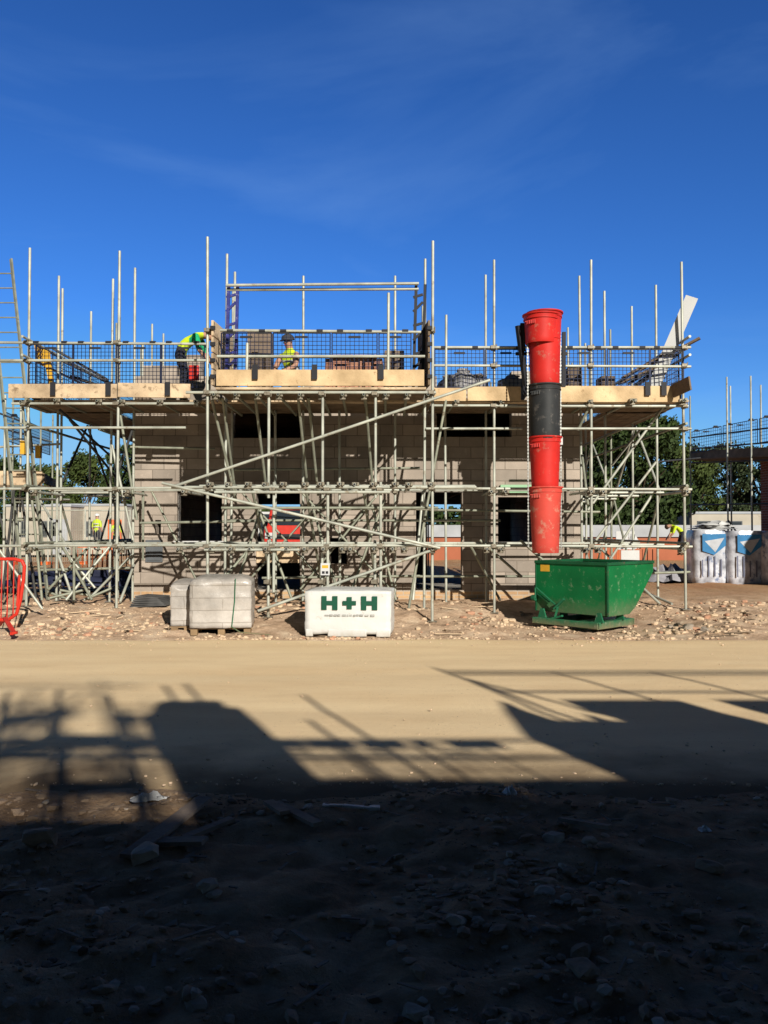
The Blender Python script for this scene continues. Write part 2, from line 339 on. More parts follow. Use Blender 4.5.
# stones: one shape per stone from a jittered icosahedron
_bm = bmesh.new(); bmesh.ops.create_icosphere(_bm, subdivisions=1, radius=1)
ICO_V = [v.co.copy() for v in _bm.verts]; ICO_F = [tuple(v.index for v in f.verts) for f in _bm.faces]; _bm.free()
_bm = bmesh.new(); bmesh.ops.create_icosphere(_bm, subdivisions=2, radius=1)
ICO2_V = [v.co.copy() for v in _bm.verts]; ICO2_F = [tuple(v.index for v in f.verts) for f in _bm.faces]; _bm.free()
def stone(mb, c, r, flat=.6, mi=0, hi=False):
    V_, F_ = (ICO2_V, ICO2_F) if hi else (ICO_V, ICO_F)
    rz = Matrix.Rotation(random.uniform(0,2*pi),3,'Z') @ Matrix.Rotation(random.uniform(-.4,.4),3,'X')
    sx, sy, sz = r*random.uniform(.7,1.35), r*random.uniform(.6,1.1), r*flat*random.uniform(.6,1.2)
    off = Vector((random.random()*50, random.random()*50, 0)); vs = []
    for v in V_:
        # faceted: pull vertices toward a few planes
        k = 1+.55*noise.noise(v*1.2+off)
        w = v*k; w = Vector((max(-.8,min(.8,w.x)), max(-.75,min(.8,w.y)), max(-.7,min(.75,w.z))))
        vs.append(Vector(c)+rz@Vector((w.x*sx,w.y*sy,w.z*sz)))
    mb.add(vs, F_, mi)
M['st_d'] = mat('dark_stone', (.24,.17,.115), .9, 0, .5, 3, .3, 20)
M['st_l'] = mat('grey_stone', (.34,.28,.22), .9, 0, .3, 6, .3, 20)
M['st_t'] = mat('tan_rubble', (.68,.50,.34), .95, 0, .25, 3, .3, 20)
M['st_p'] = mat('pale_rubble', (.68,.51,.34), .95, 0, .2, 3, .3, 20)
M['st_r'] = mat('brick_rubble', (.55,.30,.19), .95, 0, .3, 3)
mb = MB()
for i in range(9500):
    y = 1.75 + 3.75*random.random()**1.15; x = random.uniform(-.55,.55)*(y+1.0)
    if nz(x,y,.8,9) < random.uniform(-.45,.25): continue
    r = .006+.034*random.random()**4.5
    stone(mb, (x,y,ground_detail(x,y)+r*.15), r, .6, 0 if random.random()<.9 else 1)
for i in range(650):
    y = 2.2 + 3.0*random.random(); x = random.uniform(-.52,.52)*(y+.6)
    if nz(x,y,1.1,5) < .08: continue
    r = .018+.03*random.random()**1.6
    stone(mb, (x,y,ground_detail(x,y)-r*.05), r, .42, 0 if random.random()<.8 else 1, hi=True)
for i in range(170):
    y = 2.3 + 2.9*random.random(); x = random.uniform(-.52,.52)*(y+.6); a = random.uniform(0,pi); L_ = .02+.07*random.random()**2
    d_ = Vector((cos(a)*L_,sin(a)*L_,0)); c_ = Vector((x,y,ground_detail(x,y)+.008))
    mb.beam(c_-d_,c_+d_,.006+.012*random.random(),.005,2)
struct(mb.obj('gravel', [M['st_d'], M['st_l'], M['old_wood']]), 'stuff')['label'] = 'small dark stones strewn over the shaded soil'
mb = MB()
for i in range(12000):
    y = 12.15 + 3.6*random.random()**1.5; x = random.uniform(-.56,.56)*y
    if nz(x,y*1.6,.9,4) < random.uniform(-.25,.35): continue
    r = .006+.044*random.random()**5.5
    stone(mb, (x,y,ground_detail(x,y)+r*.2), r, .75, random.choice([0,0,0,1,1,0,2] if random.random()<.5 else [0,0,1]))
for (cx_,cy_,rx,n_) in [(-4.6,13.0,1.3,120),(-2.2,14.5,.8,60),(-6.4,13.6,.9,60),(4.6,13.2,.8,70),(5.4,14.4,.7,50),(1.6,13.9,.9,40),(-1.2,14.7,1.0,60),(6.9,15.2,.9,40)]:
    for i in range(n_):
        x=random.gauss(cx_,rx*.5); y=min(15.6,max(12.4,random.gauss(cy_,.4))); r=.02+.06*random.random()**2.2
        if math.hypot(x-3.45,y-13.9)<1.25: continue
        stone(mb,(x,y,ground_detail(x,y)+r*.15),r,.6,random.choice([0,0,1,2]),hi=True)
for i in range(60):
    x=random.uniform(-7.5,7.5); y=random.uniform(12.4,15.2); a=random.uniform(0,pi); L_=.05+.22*random.random()**2
    if math.hypot(x-3.45,y-13.9)<1.4: continue
    d_=Vector((cos(a)*L_,sin(a)*L_,random.uniform(-.02,.02))); c_=Vector((x,y,ground_detail(x,y)+.025)); mb.beam(c_-d_,c_+d_,.02+.03*random.random(),.012,random.choice([1,3,3]))
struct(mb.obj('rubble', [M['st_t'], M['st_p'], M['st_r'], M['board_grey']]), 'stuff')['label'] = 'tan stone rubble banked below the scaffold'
mb = MB()
for i in range(420):
    y = 5.2+1.3*random.random()**2; x = random.uniform(-.52,.52)*y; r = .004+.014*random.random()**4
    stone(mb, (x,y,.012+r*.2), r, .7)
for i in range(500):
    y = 12.2-.9*random.random()**2.2; x = random.uniform(-.52,.52)*y; r = .004+.016*random.random()**3
    stone(mb, (x,y,.014+r*.2), r, .7)
for i in range(320):
    y = random.uniform(6,12); x = random.uniform(-.52,.52)*y; r = .003+.012*random.random()**5
    stone(mb, (x,y,.014+r*.2), r, .7)
struct(mb.obj('grit', M['st_t']), 'stuff')['label'] = 'fine stones scattered on the sand track'

# larger single stones in the shadow
STONES = [(457,924,.052,'st_l','pale angular stone, brightest lump in the shaded soil'),
 (415,1012,.045,'st_l','grey stone at the very front edge of the shaded soil'),
 (490,1010,.05,'st_d','dark squat stone beside the front grey one'),
 (448,903,.04,'st_d','brownish stone just above the brightest stone'),
 (583,972,.06,'st_d','flat dark stone low in the shade, set apart on the right'),
 (581,950,.055,'st_d','flat broad stone partly sunk behind another flat one'),
 (692,910,.05,'st_d','dark pointed stone alone right of the flat stones'),
 (553,840,.06,'st_l','flat grey slab of stone beyond the shaded gravel'),
 (590,843,.055,'st_l','flat grey slab next to its twin on the right side'),
 (710,868,.06,'st_d','broad dark stone half buried near the right edge'),
 (418,975,.035,'st_d','small upright dark stone left of the front stones'),
 (208,893,.055,'st_l','pale jagged flake of stone in the middle of the shade'),
 (145,858,.085,'st_l','large flat grey slab by the broken boards'),
 (40,850,.10,'st_d','wide flat stone near the left edge of the shade'),
 (500,875,.05,'st_d','low flat stone in the mid shade'),
 (570,870,.04,'st_d','rounded dark stone right of the low flat one'),
 (15,890,.05,'st_d','small dark stone at the left edge'),
 (745,915,.05,'st_d','dark stone at the right edge of the shade')]
for (px,py,r,mt,lab) in STONES:
    D = EYE*F_PX/(py-530); c = at(px,py,D); m_ = MB(); random.seed(px*7+py)
    stone(m_, (0,0,0), r, .55, hi=True)
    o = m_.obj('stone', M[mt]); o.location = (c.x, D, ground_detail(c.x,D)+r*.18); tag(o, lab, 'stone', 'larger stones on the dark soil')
# right bank boulders
for i,(px,py,r,lab) in enumerate([(688,628,.14,'long grey slab lying on the rubble right of the skip'),(655,622,.08,'tan boulder nearest the skip on the rubble'),(705,630,.10,'flat boulder right of the long slab'),(670,626,.06,'small boulder between skip boulder and long slab')]):
    D = (EYE-.05)*F_PX/(py-530); c = at(px,py,D); m_ = MB(); random.seed(i+40); stone(m_, (0,0,0), r, .5, hi=True)
    o = m_.obj('boulder', M['st_l' if i!=1 else 'st_t']); o.location = (c.x, D, ground_detail(c.x,D)+.03); tag(o, lab, 'boulder', 'boulders on the rubble bank')
random.seed(11)
# broken boards and litter in the shade
def gpt(px,py):
    D = EYE*F_PX/(py-530); c = at(px,py,D); return Vector((c.x,D,ground_detail(c.x,D)))
for (a,b,w,lab) in [((128,862),(205,806),.09,'long broken board slanting left of the debris'),((184,842),(232,824),.05,'short broken batten lying across the soil'),
                    ((275,806),(318,830),.06,'splintered board nearest the shadow edge'),((160,846),(205,850),.08,'dark plank end half buried'),((560,820),(610,838),.03,'thin stick lying right in the shaded gravel'),((268,805),(285,820),.06,'stubby offcut beside the splintered board')]:
    p,q = gpt(*a), gpt(*b); m_ = MB(); m_.beam(p+Vector((0,0,.03)), q+Vector((0,0,.05)), w, .02)
    tag(m_.obj('broken_board', M['old_wood'], origin=(p+q)/2), lab, 'board', 'broken timber on the dark soil')
def crumple(name, c, sx, sy, sz, m, lab, cat, seed=0, res=12):
    g = MB(); vs=[]; fs=[]
    for j in range(res+1):
        for i in range(res+1):
            u=i/res-.5; v=j/res-.5
            vs.append((u*sx+.25*sx*nz(u*3,v*3,1,seed), v*sy+.2*sy*nz(u*3,v*3,1,seed+9), max(.004, sz*(.5+abs(nz(u*5,v*5,1,seed+3))*1.3)*max(0,1-2.1*max(abs(u),abs(v))**1.5))))
    fs=[(j*(res+1)+i,j*(res+1)+i+1,(j+1)*(res+1)+i+1,(j+1)*(res+1)+i) for j in range(res) for i in range(res)]
    g.add(vs,fs); o=g.obj(name,m,smooth=True); o.location=c; return tag(o,lab,cat)
c=gpt(352,808); m_=MB()
for k,(a,b) in enumerate([((-.14,.02,.03),(-.05,0,.035)),((-.05,0,.035),(.07,-.015,.03)),((.07,-.015,.03),(.13,-.03,.025))]): m_.beam(a,b,.026+.01*(k==1),.012)
m_.box((.10,-.05,.01),(.16,.0,.04)); m_.box((-.17,.0,.01),(-.13,.05,.035))
o=m_.obj('plastic_strip',M['litter'],bevel=.004); o.location=c; tag(o,'thin white plastic strip with knobbed ends on dark soil','litter')
crumple('plastic_scrap', gpt(150,801), .21,.09,.05, M['litter'],'flat white plastic scrap at the shadow edge','litter',3)
crumple('crumpled_paper', gpt(510,797), .08,.09,.06, M['litter'],'crumpled ball of white paper at the shadow edge','litter',5)
crumple('foil_scrap', gpt(705,833), .06,.06,.03, M['litter'],'tiny pale scrap on the gravel toward the right','litter',8)

# ------------------------------------------------------------------ house
WF = 16.4; WX0, WX1 = X(132,WF), X(583,WF); DEP = 8.0; TH=.30
house = thing('block_house', 'half built grey blockwork house behind tube scaffolding', 'house', ((WX0+WX1)/2, WF, .1))
HL = Vector(house.location)
def hobj(mb, name, m, parent=None, **k):
    o = mb.obj(name, m, **k); o.parent = parent or house
    o.data.transform(Matrix.Translation(-HL)); return o
def wall_mesh(x0,x1,z0,z1,y0,y1,ops, axis='x', tops=None):
    """wall as boxes around openings; columns between opening edges"""
    mb = MB(); cuts = sorted(set([x0,x1]+[o[0] for o in ops]+[o[1] for o in ops]+([t[0] for t in tops] if tops else [])))
    cuts = [c for c in cuts if x0<=c<=x1]
    for a,b in zip(cuts,cuts[1:]):
        mid=(a+b)/2; top=z1
        if tops:
            for (tx,tz) in tops:
                if mid>tx: top=tz
        zs=[(z0,top)]
        for (oa,ob,oz0,oz1) in ops:
            if oa<=mid<=ob:
                new=[]
                for (p,q) in zs:
                    if oz0>p: new.append((p,min(q,oz0)))
                    if oz1<q: new.append((max(p,oz1),q))
                zs=new
        for p,q in zs:
            if q-p<.01: continue
            if axis=='x': mb.box((a,y0,p),(b,y1,q))
            else: mb.box((y0,a,p),(y1,b,q))
    return mb
def OX(a): return X(a,WF)
def OZ(a): return Z(a,WF)
front_ops=[(OX(177),OX(222),OZ(541),OZ(491)), (OX(256),OX(300),.42,OZ(491)), (OX(330),OX(347),OZ(564),OZ(538)),
           (OX(416),OX(462),.42,OZ(492)), (OX(498),OX(545),OZ(542),OZ(497)),
           (OX(232),OX(300),OZ(438),6), (OX(437),OX(512),OZ(437),6), (OX(155),OX(161),OZ(534),OZ(520))]
tops=[(WX0,4.65),(OX(222),4.40),(OX(300),4.65),(OX(437),4.2),(OX(512),4.75)]
hobj(wall_mesh(WX0,WX1,.40,4.65,WF,WF+TH,front_ops,tops=tops),'front_wall',M['block'])
b_=wall_mesh(WX0-.01,WX1+.01,-.1,.40,WF-.012,WF+TH,[])
hobj(b_,'brick_plinth',M['brick_buff'])
rear_ops=[(-3.9,-2.4,1.0,2.35),(1.25,2.95,.3,2.35)]
RY=WF+DEP
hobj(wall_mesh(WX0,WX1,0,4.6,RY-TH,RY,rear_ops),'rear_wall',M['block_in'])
hobj(wall_mesh(WF+TH,RY-TH,0,4.6,WX0,WX0+TH,[],axis='y'),'side_wall',M['block'])
hobj(wall_mesh(WF+TH,RY-TH,0,4.6,WX1-TH,WX1,[],axis='y'),'side_wall',M['block'])
cx=OX(398)
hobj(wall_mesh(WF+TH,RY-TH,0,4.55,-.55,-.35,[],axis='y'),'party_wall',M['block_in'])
hobj(MB().box((WX0+TH,WF+TH,.05),(WX1-TH,RY-TH,.30)),'floor_slab',M['lintel'])
hobj(MB().box((WX0+TH,WF+TH,2.72),(WX1-TH,RY-TH,2.78)),'upper_deck',M['timber'])
for k in range(18): hobj(MB().box((WX0+TH+.01,WF+TH+.02+k*.41,4.10),(WX1-TH-.01,WF+TH+.41+k*.41,4.14)),'crash_deck',M['board_grey'])
for k in range(14):
    x=WX0+TH+.3+k*.62
    hobj(MB().box((x,WF+TH,2.5),(x+.05,RY-TH,2.72)),'joist',M['timber'])
for (a,b,z,d) in [(OX(173),OX(226),OZ(491),0),(OX(252),OX(304),OZ(491),0),(OX(412),OX(466),OZ(492),0)]:
    hobj(MB().box((a,WF-.018,z),(b,WF+.1,z+.10)),'lintel',M['lintel'])
hobj(MB().box((OX(500),WF-.10,OZ(493)),(OX(550),WF-.003,OZ(485))),'steel_lintel',M['green_lintel'])['label']='pale green steel lintel over the window by the chute'
# sills, meter box, ply
hobj(MB().box((OX(174),WF-.04,OZ(544)),(OX(228),WF-.003,OZ(541))),'sill',M['white'])
hobj(MB().box((OX(500),WF-.05,OZ(545)),(OX(540),WF-.003,OZ(542))),'sill',M['white'])
hobj(MB().box((OX(146),WF-.03,OZ(562)),(OX(163),WF-.003,OZ(540))).box((OX(148),WF-.042,OZ(560.5)),(OX(161.5),WF-.031,OZ(541.5))),'meter_box',M['grey_box'])
hobj(MB().box((OX(256)+.004,WF+.05,OZ(563)),(OX(300)-.004,WF+.09,OZ(546))),'plank_barrier',M['board'])
hobj(MB().box((OX(176.5),WF+.12,OZ(540)),(OX(178.5),WF+.16,OZ(493))),'window_cavity_closer',M['white'])
# cavity inner leaf pieces round window: reveal shade
# wall plate blocks standing on top of the wall: loose courses
random.seed(5)
for i,(a,b,h) in enumerate([(142,176,1),(178,200,2),(437,455,1),(460,500,1)]):
    o=hobj(MB().box((OX(a),WF+.02,4.652 if a<300 else (4.202 if a<512 else 4.752)),(OX(b),WF+.28,4.65+.215*h if a<300 else 4.2+.215*h)),'top_course',M['block'])

# ------------------------------------------------------------------ scaffold builder
DECK=3.93
class Scaff:
    def __init__(s, name, label, loc):
        s.root=thing(name,label,'scaffold',loc); s.L=Vector(loc); s.cpl=None
    def part(s, mb, name, m, parent=None, **k):
        o=mb.obj(name,m,parent=parent or s.root,**k); o.data.transform(Matrix.Translation(-s.L)); return o
    def tube(s, name, p, q, m='steel', r=.0242):
        return s.part(MB().tube(p,q,r),name,M[m],smooth=True)
    def standard(s, x, y, z1, z0=None, m='steel', cz=(), lean=(0,0)):
        z0=ground_detail(x,y)-.02 if z0 is None else z0
        o=s.tube('standard',(x,y,z0),(x+lean[0],y+lean[1],z1),m)
        if z0<.6 : s.part(MB().box((x-.075,y-.075,z0+.02),(x+.075,y+.075,z0+.032)),'base_plate',M['coupler'],parent=o)
        for z in cz: s.coupler(o,x,y,z)
        return o
    def coupler(s, parent, x, y, z, side=-1):
        mb=MB(); mb.box((x-.042,y-.05,z-.045),(x+.042,y+.045,z+.04)); mb.box((x-.065,y-.095,z-.03),(x+.03,y-.03,z+.03))
        mb.tube((x+.045,y-.06,z-.05),(x+.045,y-.06,z+.06),.011,6)
        s.part(mb,'coupler',M['coupler'],parent=parent,bevel=.008)
    def board(s, p, q, m='board', name='deck_board', w=.225, h=.038, up=(0,0,1)):
        return s.part(MB().beam(p,q,w,h,up=up),name,M[m],bevel=.003)
    def guard(s, x0, y0, x1, y1, z0, z1, pitch=.068, hooks=True):
        """brick guard: wire mesh panel between two ends"""
        mb=MB(); a=Vector((x0,y0,0)); b=Vector((x1,y1,0)); d=b-a; n=max(2,int(d.length/pitch)); t=.0042
        for i in range(n+1):
            p=a+d*(i/n); rr=t*(2.2 if i in (0,n) else 1); mb.beam(p+Vector((0,0,z0)),p+Vector((0,0,z1)),rr*2,rr*2)
        k=max(2,int((z1-z0)/pitch))
        for j in range(k+1):
            zz=z0+(z1-z0)*j/k; rr=t*(2.2 if j in (0,k) else 1); mb.beam(a+Vector((0,0,zz)),b+Vector((0,0,zz)),rr*2,rr*2)
        o=s.part(mb,'mesh_guard',M['wire'])
        if hooks:
            for f in (.18,.82):
                p=a+d*f; s.part(MB().box((p.x-.09,p.y-.035,z1-.02),(p.x+.09,p.y-.02,z1+.012)).box((p.x-.05,p.y-.05,z1+.012),(p.x+.05,p.y+.03,z1+.05)),'hook',M['clip'],parent=o)
            p=a+d*.5; s.part(MB().box((p.x-.10,p.y-.03,z1-.09),(p.x+.10,p.y-.015,z1-.055)),'strap',M['clip'],parent=o)
        return o
    def toe_clip(s, x, y, z): s.part(MB().box((x-.045,y-.035,z-.10),(x+.045,y-.012,z+.14)),'toe_clip',M['clip'])

S=Scaff('scaffold','large galvanised tube scaffold with timber decks wrapped round the block house',(-.5,15.2,.2))
FR,BK,GB=14.8,15.9,13.6
def sx(a,D=FR): return X(a,D)
zl=[Z(546,FR),Z(489,FR),Z(428,FR),Z(404,FR),Z(361,FR),Z(343,FR)]
zr=[Z(545,FR),Z(489,FR),Z(429,FR),Z(406,FR),Z(366,FR),Z(348,FR)]
L_A,L_B=zl[0],zl[1]
CZ=(L_A,L_B,zl[2],zl[3])
# main front row
for (px,yt,cz) in [(27,248,(L_A,L_B,zl[3],zl[4],zl[5])),(117,251,(L_A,L_B,zl[3],zl[4],zl[5])),(225,254,()),(424,259,()),(494,260,(L_A,L_B,zr[3],zr[4],zr[5])),(591,260,(L_A,L_B,zr[3],zr[4],zr[5])),(685,262,(L_A,L_B,zr[2],zr[3],zr[4],zr[5]))]:
    S.standard(sx(px),FR,Z(yt,FR),cz=cz,lean=(random.uniform(-.03,.03),0))
# back row
for (px,yt,cz) in [(57,276,()),(110,279,()),(133,268,(L_A,L_B)),(231,290,(L_A,L_B)),(276,395,(L_A,)),(303,276,()),(340,410,(L_A,)),(395,276,(L_A,L_B)),(486,275,(L_A,L_B)),(582,276,(L_A,L_B)),(446,400,())]:
    S.standard(X(px,BK),BK,Z(yt,BK),cz=cz,lean=(random.uniform(-.03,.03),0))
# spigot stubs
for (px,yt,D) in [(234,272,15.2),(151,324,19.5),(423,306,15.0)]:
    S.standard(X(px,D),D,Z(yt,D),z0=DECK)
# loading bay front row: lower and upper tubes lapped side by side
zb=[Z(546,GB),Z(488,GB),Z(393,GB),Z(357,GB),Z(331,GB)]
bx=[X(p,GB) for p in (208,268.5,322.5,375.5,432)]
S.standard(bx[0],GB,Z(237,GB),cz=(zb[0],zb[1],zb[2],zb[4]),lean=(-.03,0)); S.standard(bx[4],GB,Z(241,GB),cz=(zb[0],zb[1],zb[2],zb[4]),lean=(.02,0))
for i in (1,2,3):
    S.standard(bx[i],GB,Z(387,GB),z0=Z(498,GB),cz=(zb[2]-.02,))
    S.standard(bx[i]+.085,GB+.02,Z(482,GB),z0=Z(594,GB),m='steel',cz=(zb[1]-.02,zb[0]))
    S.standard(bx[i]-.01,GB+.07,Z(540,GB),cz=(.75,))
# inclined struts under the bay back to the house row
for i,px in enumerate((258,310,366,300,226)):
    S.tube('raking_strut',(X(px,14.3),GB+.35,DECK-.1),(X(px+7,14.8),FR+.25,L_B-.1),'steel_dull')
    if i<3: S.tube('raking_strut',(X(px-2,14.6),GB+.5,L_B),(X(px+10,15),BK-.2,.5),'steel_dull')
# short guard posts
for (px,y0,y1,D) in [(246,343,386,GB-.06),(388,293,388,GB-.06),(446,315,403,FR-.06)]:
    S.tube('guard_post',(X(px,D),D,Z(y1,D)),(X(px,D)+.01,D,Z(y0,D)))
# ledgers
def lg(x0,x1,D,z,m='steel',sag=0,name='ledger'):
    S.tube(name,(x0,D-.05,z),(x1,D-.05,z+sag),m)
XL0,XR0=X(0,FR)-.4,X(700,FR)
for z in (L_A,L_B): 
    lg(XL0,sx(232),FR,z+.0,sag=.02); lg(sx(200),sx(475),FR,z+.05); lg(sx(420),sx(691),FR,z+.01,sag=-.02)
    lg(X(50,BK),X(330,BK),BK,z+.03,'steel'); lg(X(300,BK),X(590,BK),BK,z+.03,'steel')
for z,(a,b) in ((zb[0]+.01,(195,440)),(zb[1]+.01,(172,476)),(zb[0]-.06,(205,300)),(zb[1]-.07,(215,390))):
    lg(X(a,GB),X(b,GB),GB,z)
lg(XL0,sx(186),FR,zl[2]); lg(sx(426),sx(522),FR,zr[2]); lg(sx(560),sx(691),FR,zr[2])
lg(sx(12),sx(197),FR,zl[3]); lg(sx(434),sx(518),FR,zr[3]); lg(sx(500),sx(688),FR,zr[3]-.01)
lg(XL0,sx(207),FR,zl[4],name='guard_rail'); lg(XL0,sx(207),FR,zl[5],name='guard_rail',sag=-.03)
lg(sx(434),sx(691),FR,zr[4],name='guard_rail',sag=-.02); lg(sx(434),sx(691),FR,zr[5],name='guard_rail')
lg(X(186,GB),X(436,GB),GB,zb[2]); lg(X(217,GB),X(425,GB),GB,zb[3],name='guard_rail'); lg(X(220,GB),X(421,GB),GB,zb[4],name='guard_rail',sag=-.03)
lg(X(225,BK),X(500,BK),BK,L_B-.55,'steel_dull'); lg(X(222,GB+.3),X(438,GB+.3),GB+.3,Z(508,GB+.3),'steel_dull')
lg(X(380,BK),X(600,BK),BK,L_A-.6,'steel_dull'); lg(X(340,14.4),X(438,14.4),14.4,Z(509,14.4))
# transoms: bay (ends show as rings), then main run
def transom(x,y0,y1,z,m='steel'):
    o=S.tube('transom',(x,y0,z),(x+random.uniform(-.04,.04),y1,z+random.uniform(-.01,.01)),m)
    yc=y0+.12; S.part(MB().box((x-.05,yc-.045,z-.075),(x+.05,yc+.045,z+.04)).box((x+.03,yc-.08,z-.03),(x+.075,yc-.03,z+.035)),'coupler',M['coupler'],parent=o,bevel=.01)
    S.part(MB().tube((x,y0-.003,z),(x,y0-.001,z),.018,10),'bore_shade',M['clip'],parent=o)  # black disc painted in for the dark hollow of the tube end
random.seed(3)
for k in range(13):
    x=X(212,GB)+k*(X(428,GB)-X(212,GB))/12+random.uniform(-.05,.05)
    transom(x,GB-random.uniform(.10,.22),BK+.15,zb[1]+.055); transom(x+random.uniform(-.08,.08),GB-random.uniform(.1,.2),BK+.15,zb[0]-.045+.0)
for k in range(11):
    x=X(214,GB)+k*(X(428,GB)-X(214,GB))/10
    transom(x,GB-.08,BK+.1,zb[2]-.035,'steel_dull')
for px in (22,60,100,122,160,196,455,500,540,588,630,680): 
    transom(sx(px),FR-random.uniform(.1,.3),BK+.2,zl[3]+.03,'steel_dull')
for px in (30,122,180,486,500,585,597,680):
    transom(sx(px),FR-.15,BK+.25,L_A-.05); transom(sx(px)+.08,FR-.15,BK+.25,L_B-.05)
# coupler bodies along the bay ledgers
random.seed(8)
# diagonal braces
S.tube('brace',at(172,487,GB-.12),at(490,380,GB-.12)); S.tube('brace',at(162,483,GB-.2),at(440,548,GB-.2)); S.tube('brace',at(258,611,GB-.1),at(438,548,GB-.1))
S.tube('brace',at(22,400,FR+.1),at(42,600,FR+.1),'steel_dull'); S.tube('brace',at(118,400,FR+.2),at(137,520,FR+.2),'steel_dull'); S.tube('brace',at(112,445,FR+.3),at(133,540,FR+.3),'steel')
S.tube('brace',at(120,602,FR+.2),at(134,565,FR+.9)); S.tube('brace',at(66,600,FR+.5),at(115,540,FR+1)); S.tube('brace',at(88,600,FR+.9),at(132,555,FR+1))
S.tube('brace',at(56,548,16.0),at(74,602,15.6)); S.tube('brace',at(62,548,17),at(95,588,17)); S.tube('brace',at(40,500,17.5),at(70,552,16))
S.tube('brace',at(70,420,15.2),at(134,500,18.5),'steel_dark'); S.tube('brace',at(60,410,15),at(128,472,20),'steel_dark'); S.tube('brace',at(134,425,15.5),at(117,475,15.5),'steel_dark')
S.tube('brace',at(596,540,16),at(656,462,16)); S.tube('brace',at(600,575,15.6),at(652,495,15.6),'steel'); S.tube('brace',at(588,510,15.3),at(672,395,15.3),'steel')
S.tube('brace',at(612,465,17),at(640,430,17)); S.tube('brace',at(640,590,16),at(672,604,15)); S.tube('brace',at(600,548,16),at(660,604,15.0)); S.tube('brace',at(582,455,15.6),at(588,505,15.0),'steel_dull')
S.tube('brace',at(470,545,FR+.3),at(500,600,BK),'steel_dull'); S.tube('brace',at(578,430,FR+.2),at(590,405,FR),'steel_dull')
for (a,b,D0,D1,m_) in [((232,600),(262,505),14.3,14.6,'steel_dull'),((292,600),(255,500),14.9,15.2,'steel_dull'),((340,600),(312,505),14.5,15.3,'steel_dull'),((352,590),(384,500),14.6,15.0,'steel_dull'),((396,600),(372,505),14.9,15.3,'steel_dull'),
   ((408,612),(446,400),14.6,14.7,'steel_dull'),((212,400),(236,500),14.1,14.9,'steel_dull'),((413,600),(424,480),15,15.4,'steel'),((143,560),(143,487),15.9,15.9,'steel_dull'),((74,600),(74,545),15.3,15.3,'steel_dull'),((48,590),(88,548),15.5,16.5,'steel_dull'),((92,600),(62,545),15.2,15.6,'steel_dull'),
   ((2,600),(14,490),15.3,15.3,'steel_dark'),((36,598),(22,500),15.6,15.6,'steel_dark'),((205,600),(250,548),14.2,14.5,'steel_dull')]: S.tube('brace',at(*a,D0),at(*b,D1),m_)
for (a,b,D) in [((130,447),(215,449),15.9),((220,470),(420,468),15.9),((430,510),(600,512),15.9),((140,523),(262,521),15.2),((262,578),(420,576),15.4),((40,570),(130,568),15.9),((590,575),(690,572),15.6)]: S.tube('ledger',at(*a,D),at(*b,D),'steel_dull')
# cross bracing between the rows (its shadow falls on the wall)
for a,b in ((200,150),(240,330),(330,240),(300,380),(390,300)):
    S.tube('cross_brace',(X(a,15.4),15.5,.5),(X(b,15.6),15.7,L_B),'steel_dull',.021)
for a,b in ((520,480),(560,520)): S.tube('cross_brace',(X(a,15.2),15.0,.75),(X(b,15.2),15.2,L_A+.1),'steel_dull')
# side runs
outY=[16.3,17.9,19.6,21.6,23.6,25.6]; XL,XRr=-6.35,5.37
tL=[(276,),(300,),(322,)]
for sgn,xo,xi in ((-1,XL,-5.30),(1,XRr,4.42)):
    for k,y in enumerate(outY):
        S.standard(xo,y,6.45+random.uniform(-.15,.15),m='steel' if k<2 else 'steel_dull')
        S.standard(xi,y+.25,6.4+random.uniform(-.1,.1) if k%2==0 else 5.7,m='steel')
    for z in (L_A,L_B,zl[2],zl[3]):
        S.tube('ledger',(xo-.05*sgn,FR-.25,z+.05),(xo,26.0,z+.05),'steel_dull'); S.tube('ledger',(xi,FR+.6,z+.05),(xi,26.0,z+.05),'steel_dull')
    for z in (zl[4],zl[5]): S.tube('guard_rail',(xo,FR-.3,z+.05),(xo,26.0,z+.05),'steel')
    for k,y in enumerate(outY): S.tube('transom',(xo-.12,y+.1,zl[3]+.1),(xi+.1,y+.1,zl[3]+.1),'steel_dull'); S.tube('transom',(min(xo,xi)-.1,y-.08,L_B),(max(xo,xi)+.1,y-.08,L_B),'steel'); S.tube('transom',(min(xo,xi)-.1,y-.08,L_A),(max(xo,xi)+.1,y-.08,L_A),'steel')
    for k,y in enumerate(outY[:-1]):
        a,b=(L_B,zl[3]) if k%2==0 else (zl[3],L_B)
        S.tube('brace',(xo+.06*sgn,y,a),(xo+.06*sgn,outY[k+1],b),'steel_dark' if sgn<0 else 'steel')
        S.tube('brace',(xo+.06*sgn,y,.3 if k%2 else L_B),(xo+.06*sgn,outY[k+1],L_B if k%2 else .3),'steel_dull')
    for j in range(5):
        xx=min(xo,xi)-.1+.115+j*.235
        for (a,b) in ((FR-.15+ (0 if sgn<0 else .1),18.7),(18.72,22.6),(22.62,26.5)):
            if a<FR+.2: a=BK+.18
            S.board((xx,a,DECK-.02),(xx,b,DECK-.02),'board_grey')
    for (a,b) in ((FR+.05,18.7),(18.72,22.6),(22.62,26.3)):
        S.board((xo-.05*sgn,a,DECK+.13),(xo-.05*sgn,b,DECK+.13),'board_grey','toe_board',.225,.038,up=(1,0,0))
    for k in range(5):
        y0=FR+.2+k*2.3; S.guard(xo-.03*sgn,y0,xo-.03*sgn,y0+2.2,DECK+.2,zl[5],.09,hooks=False)
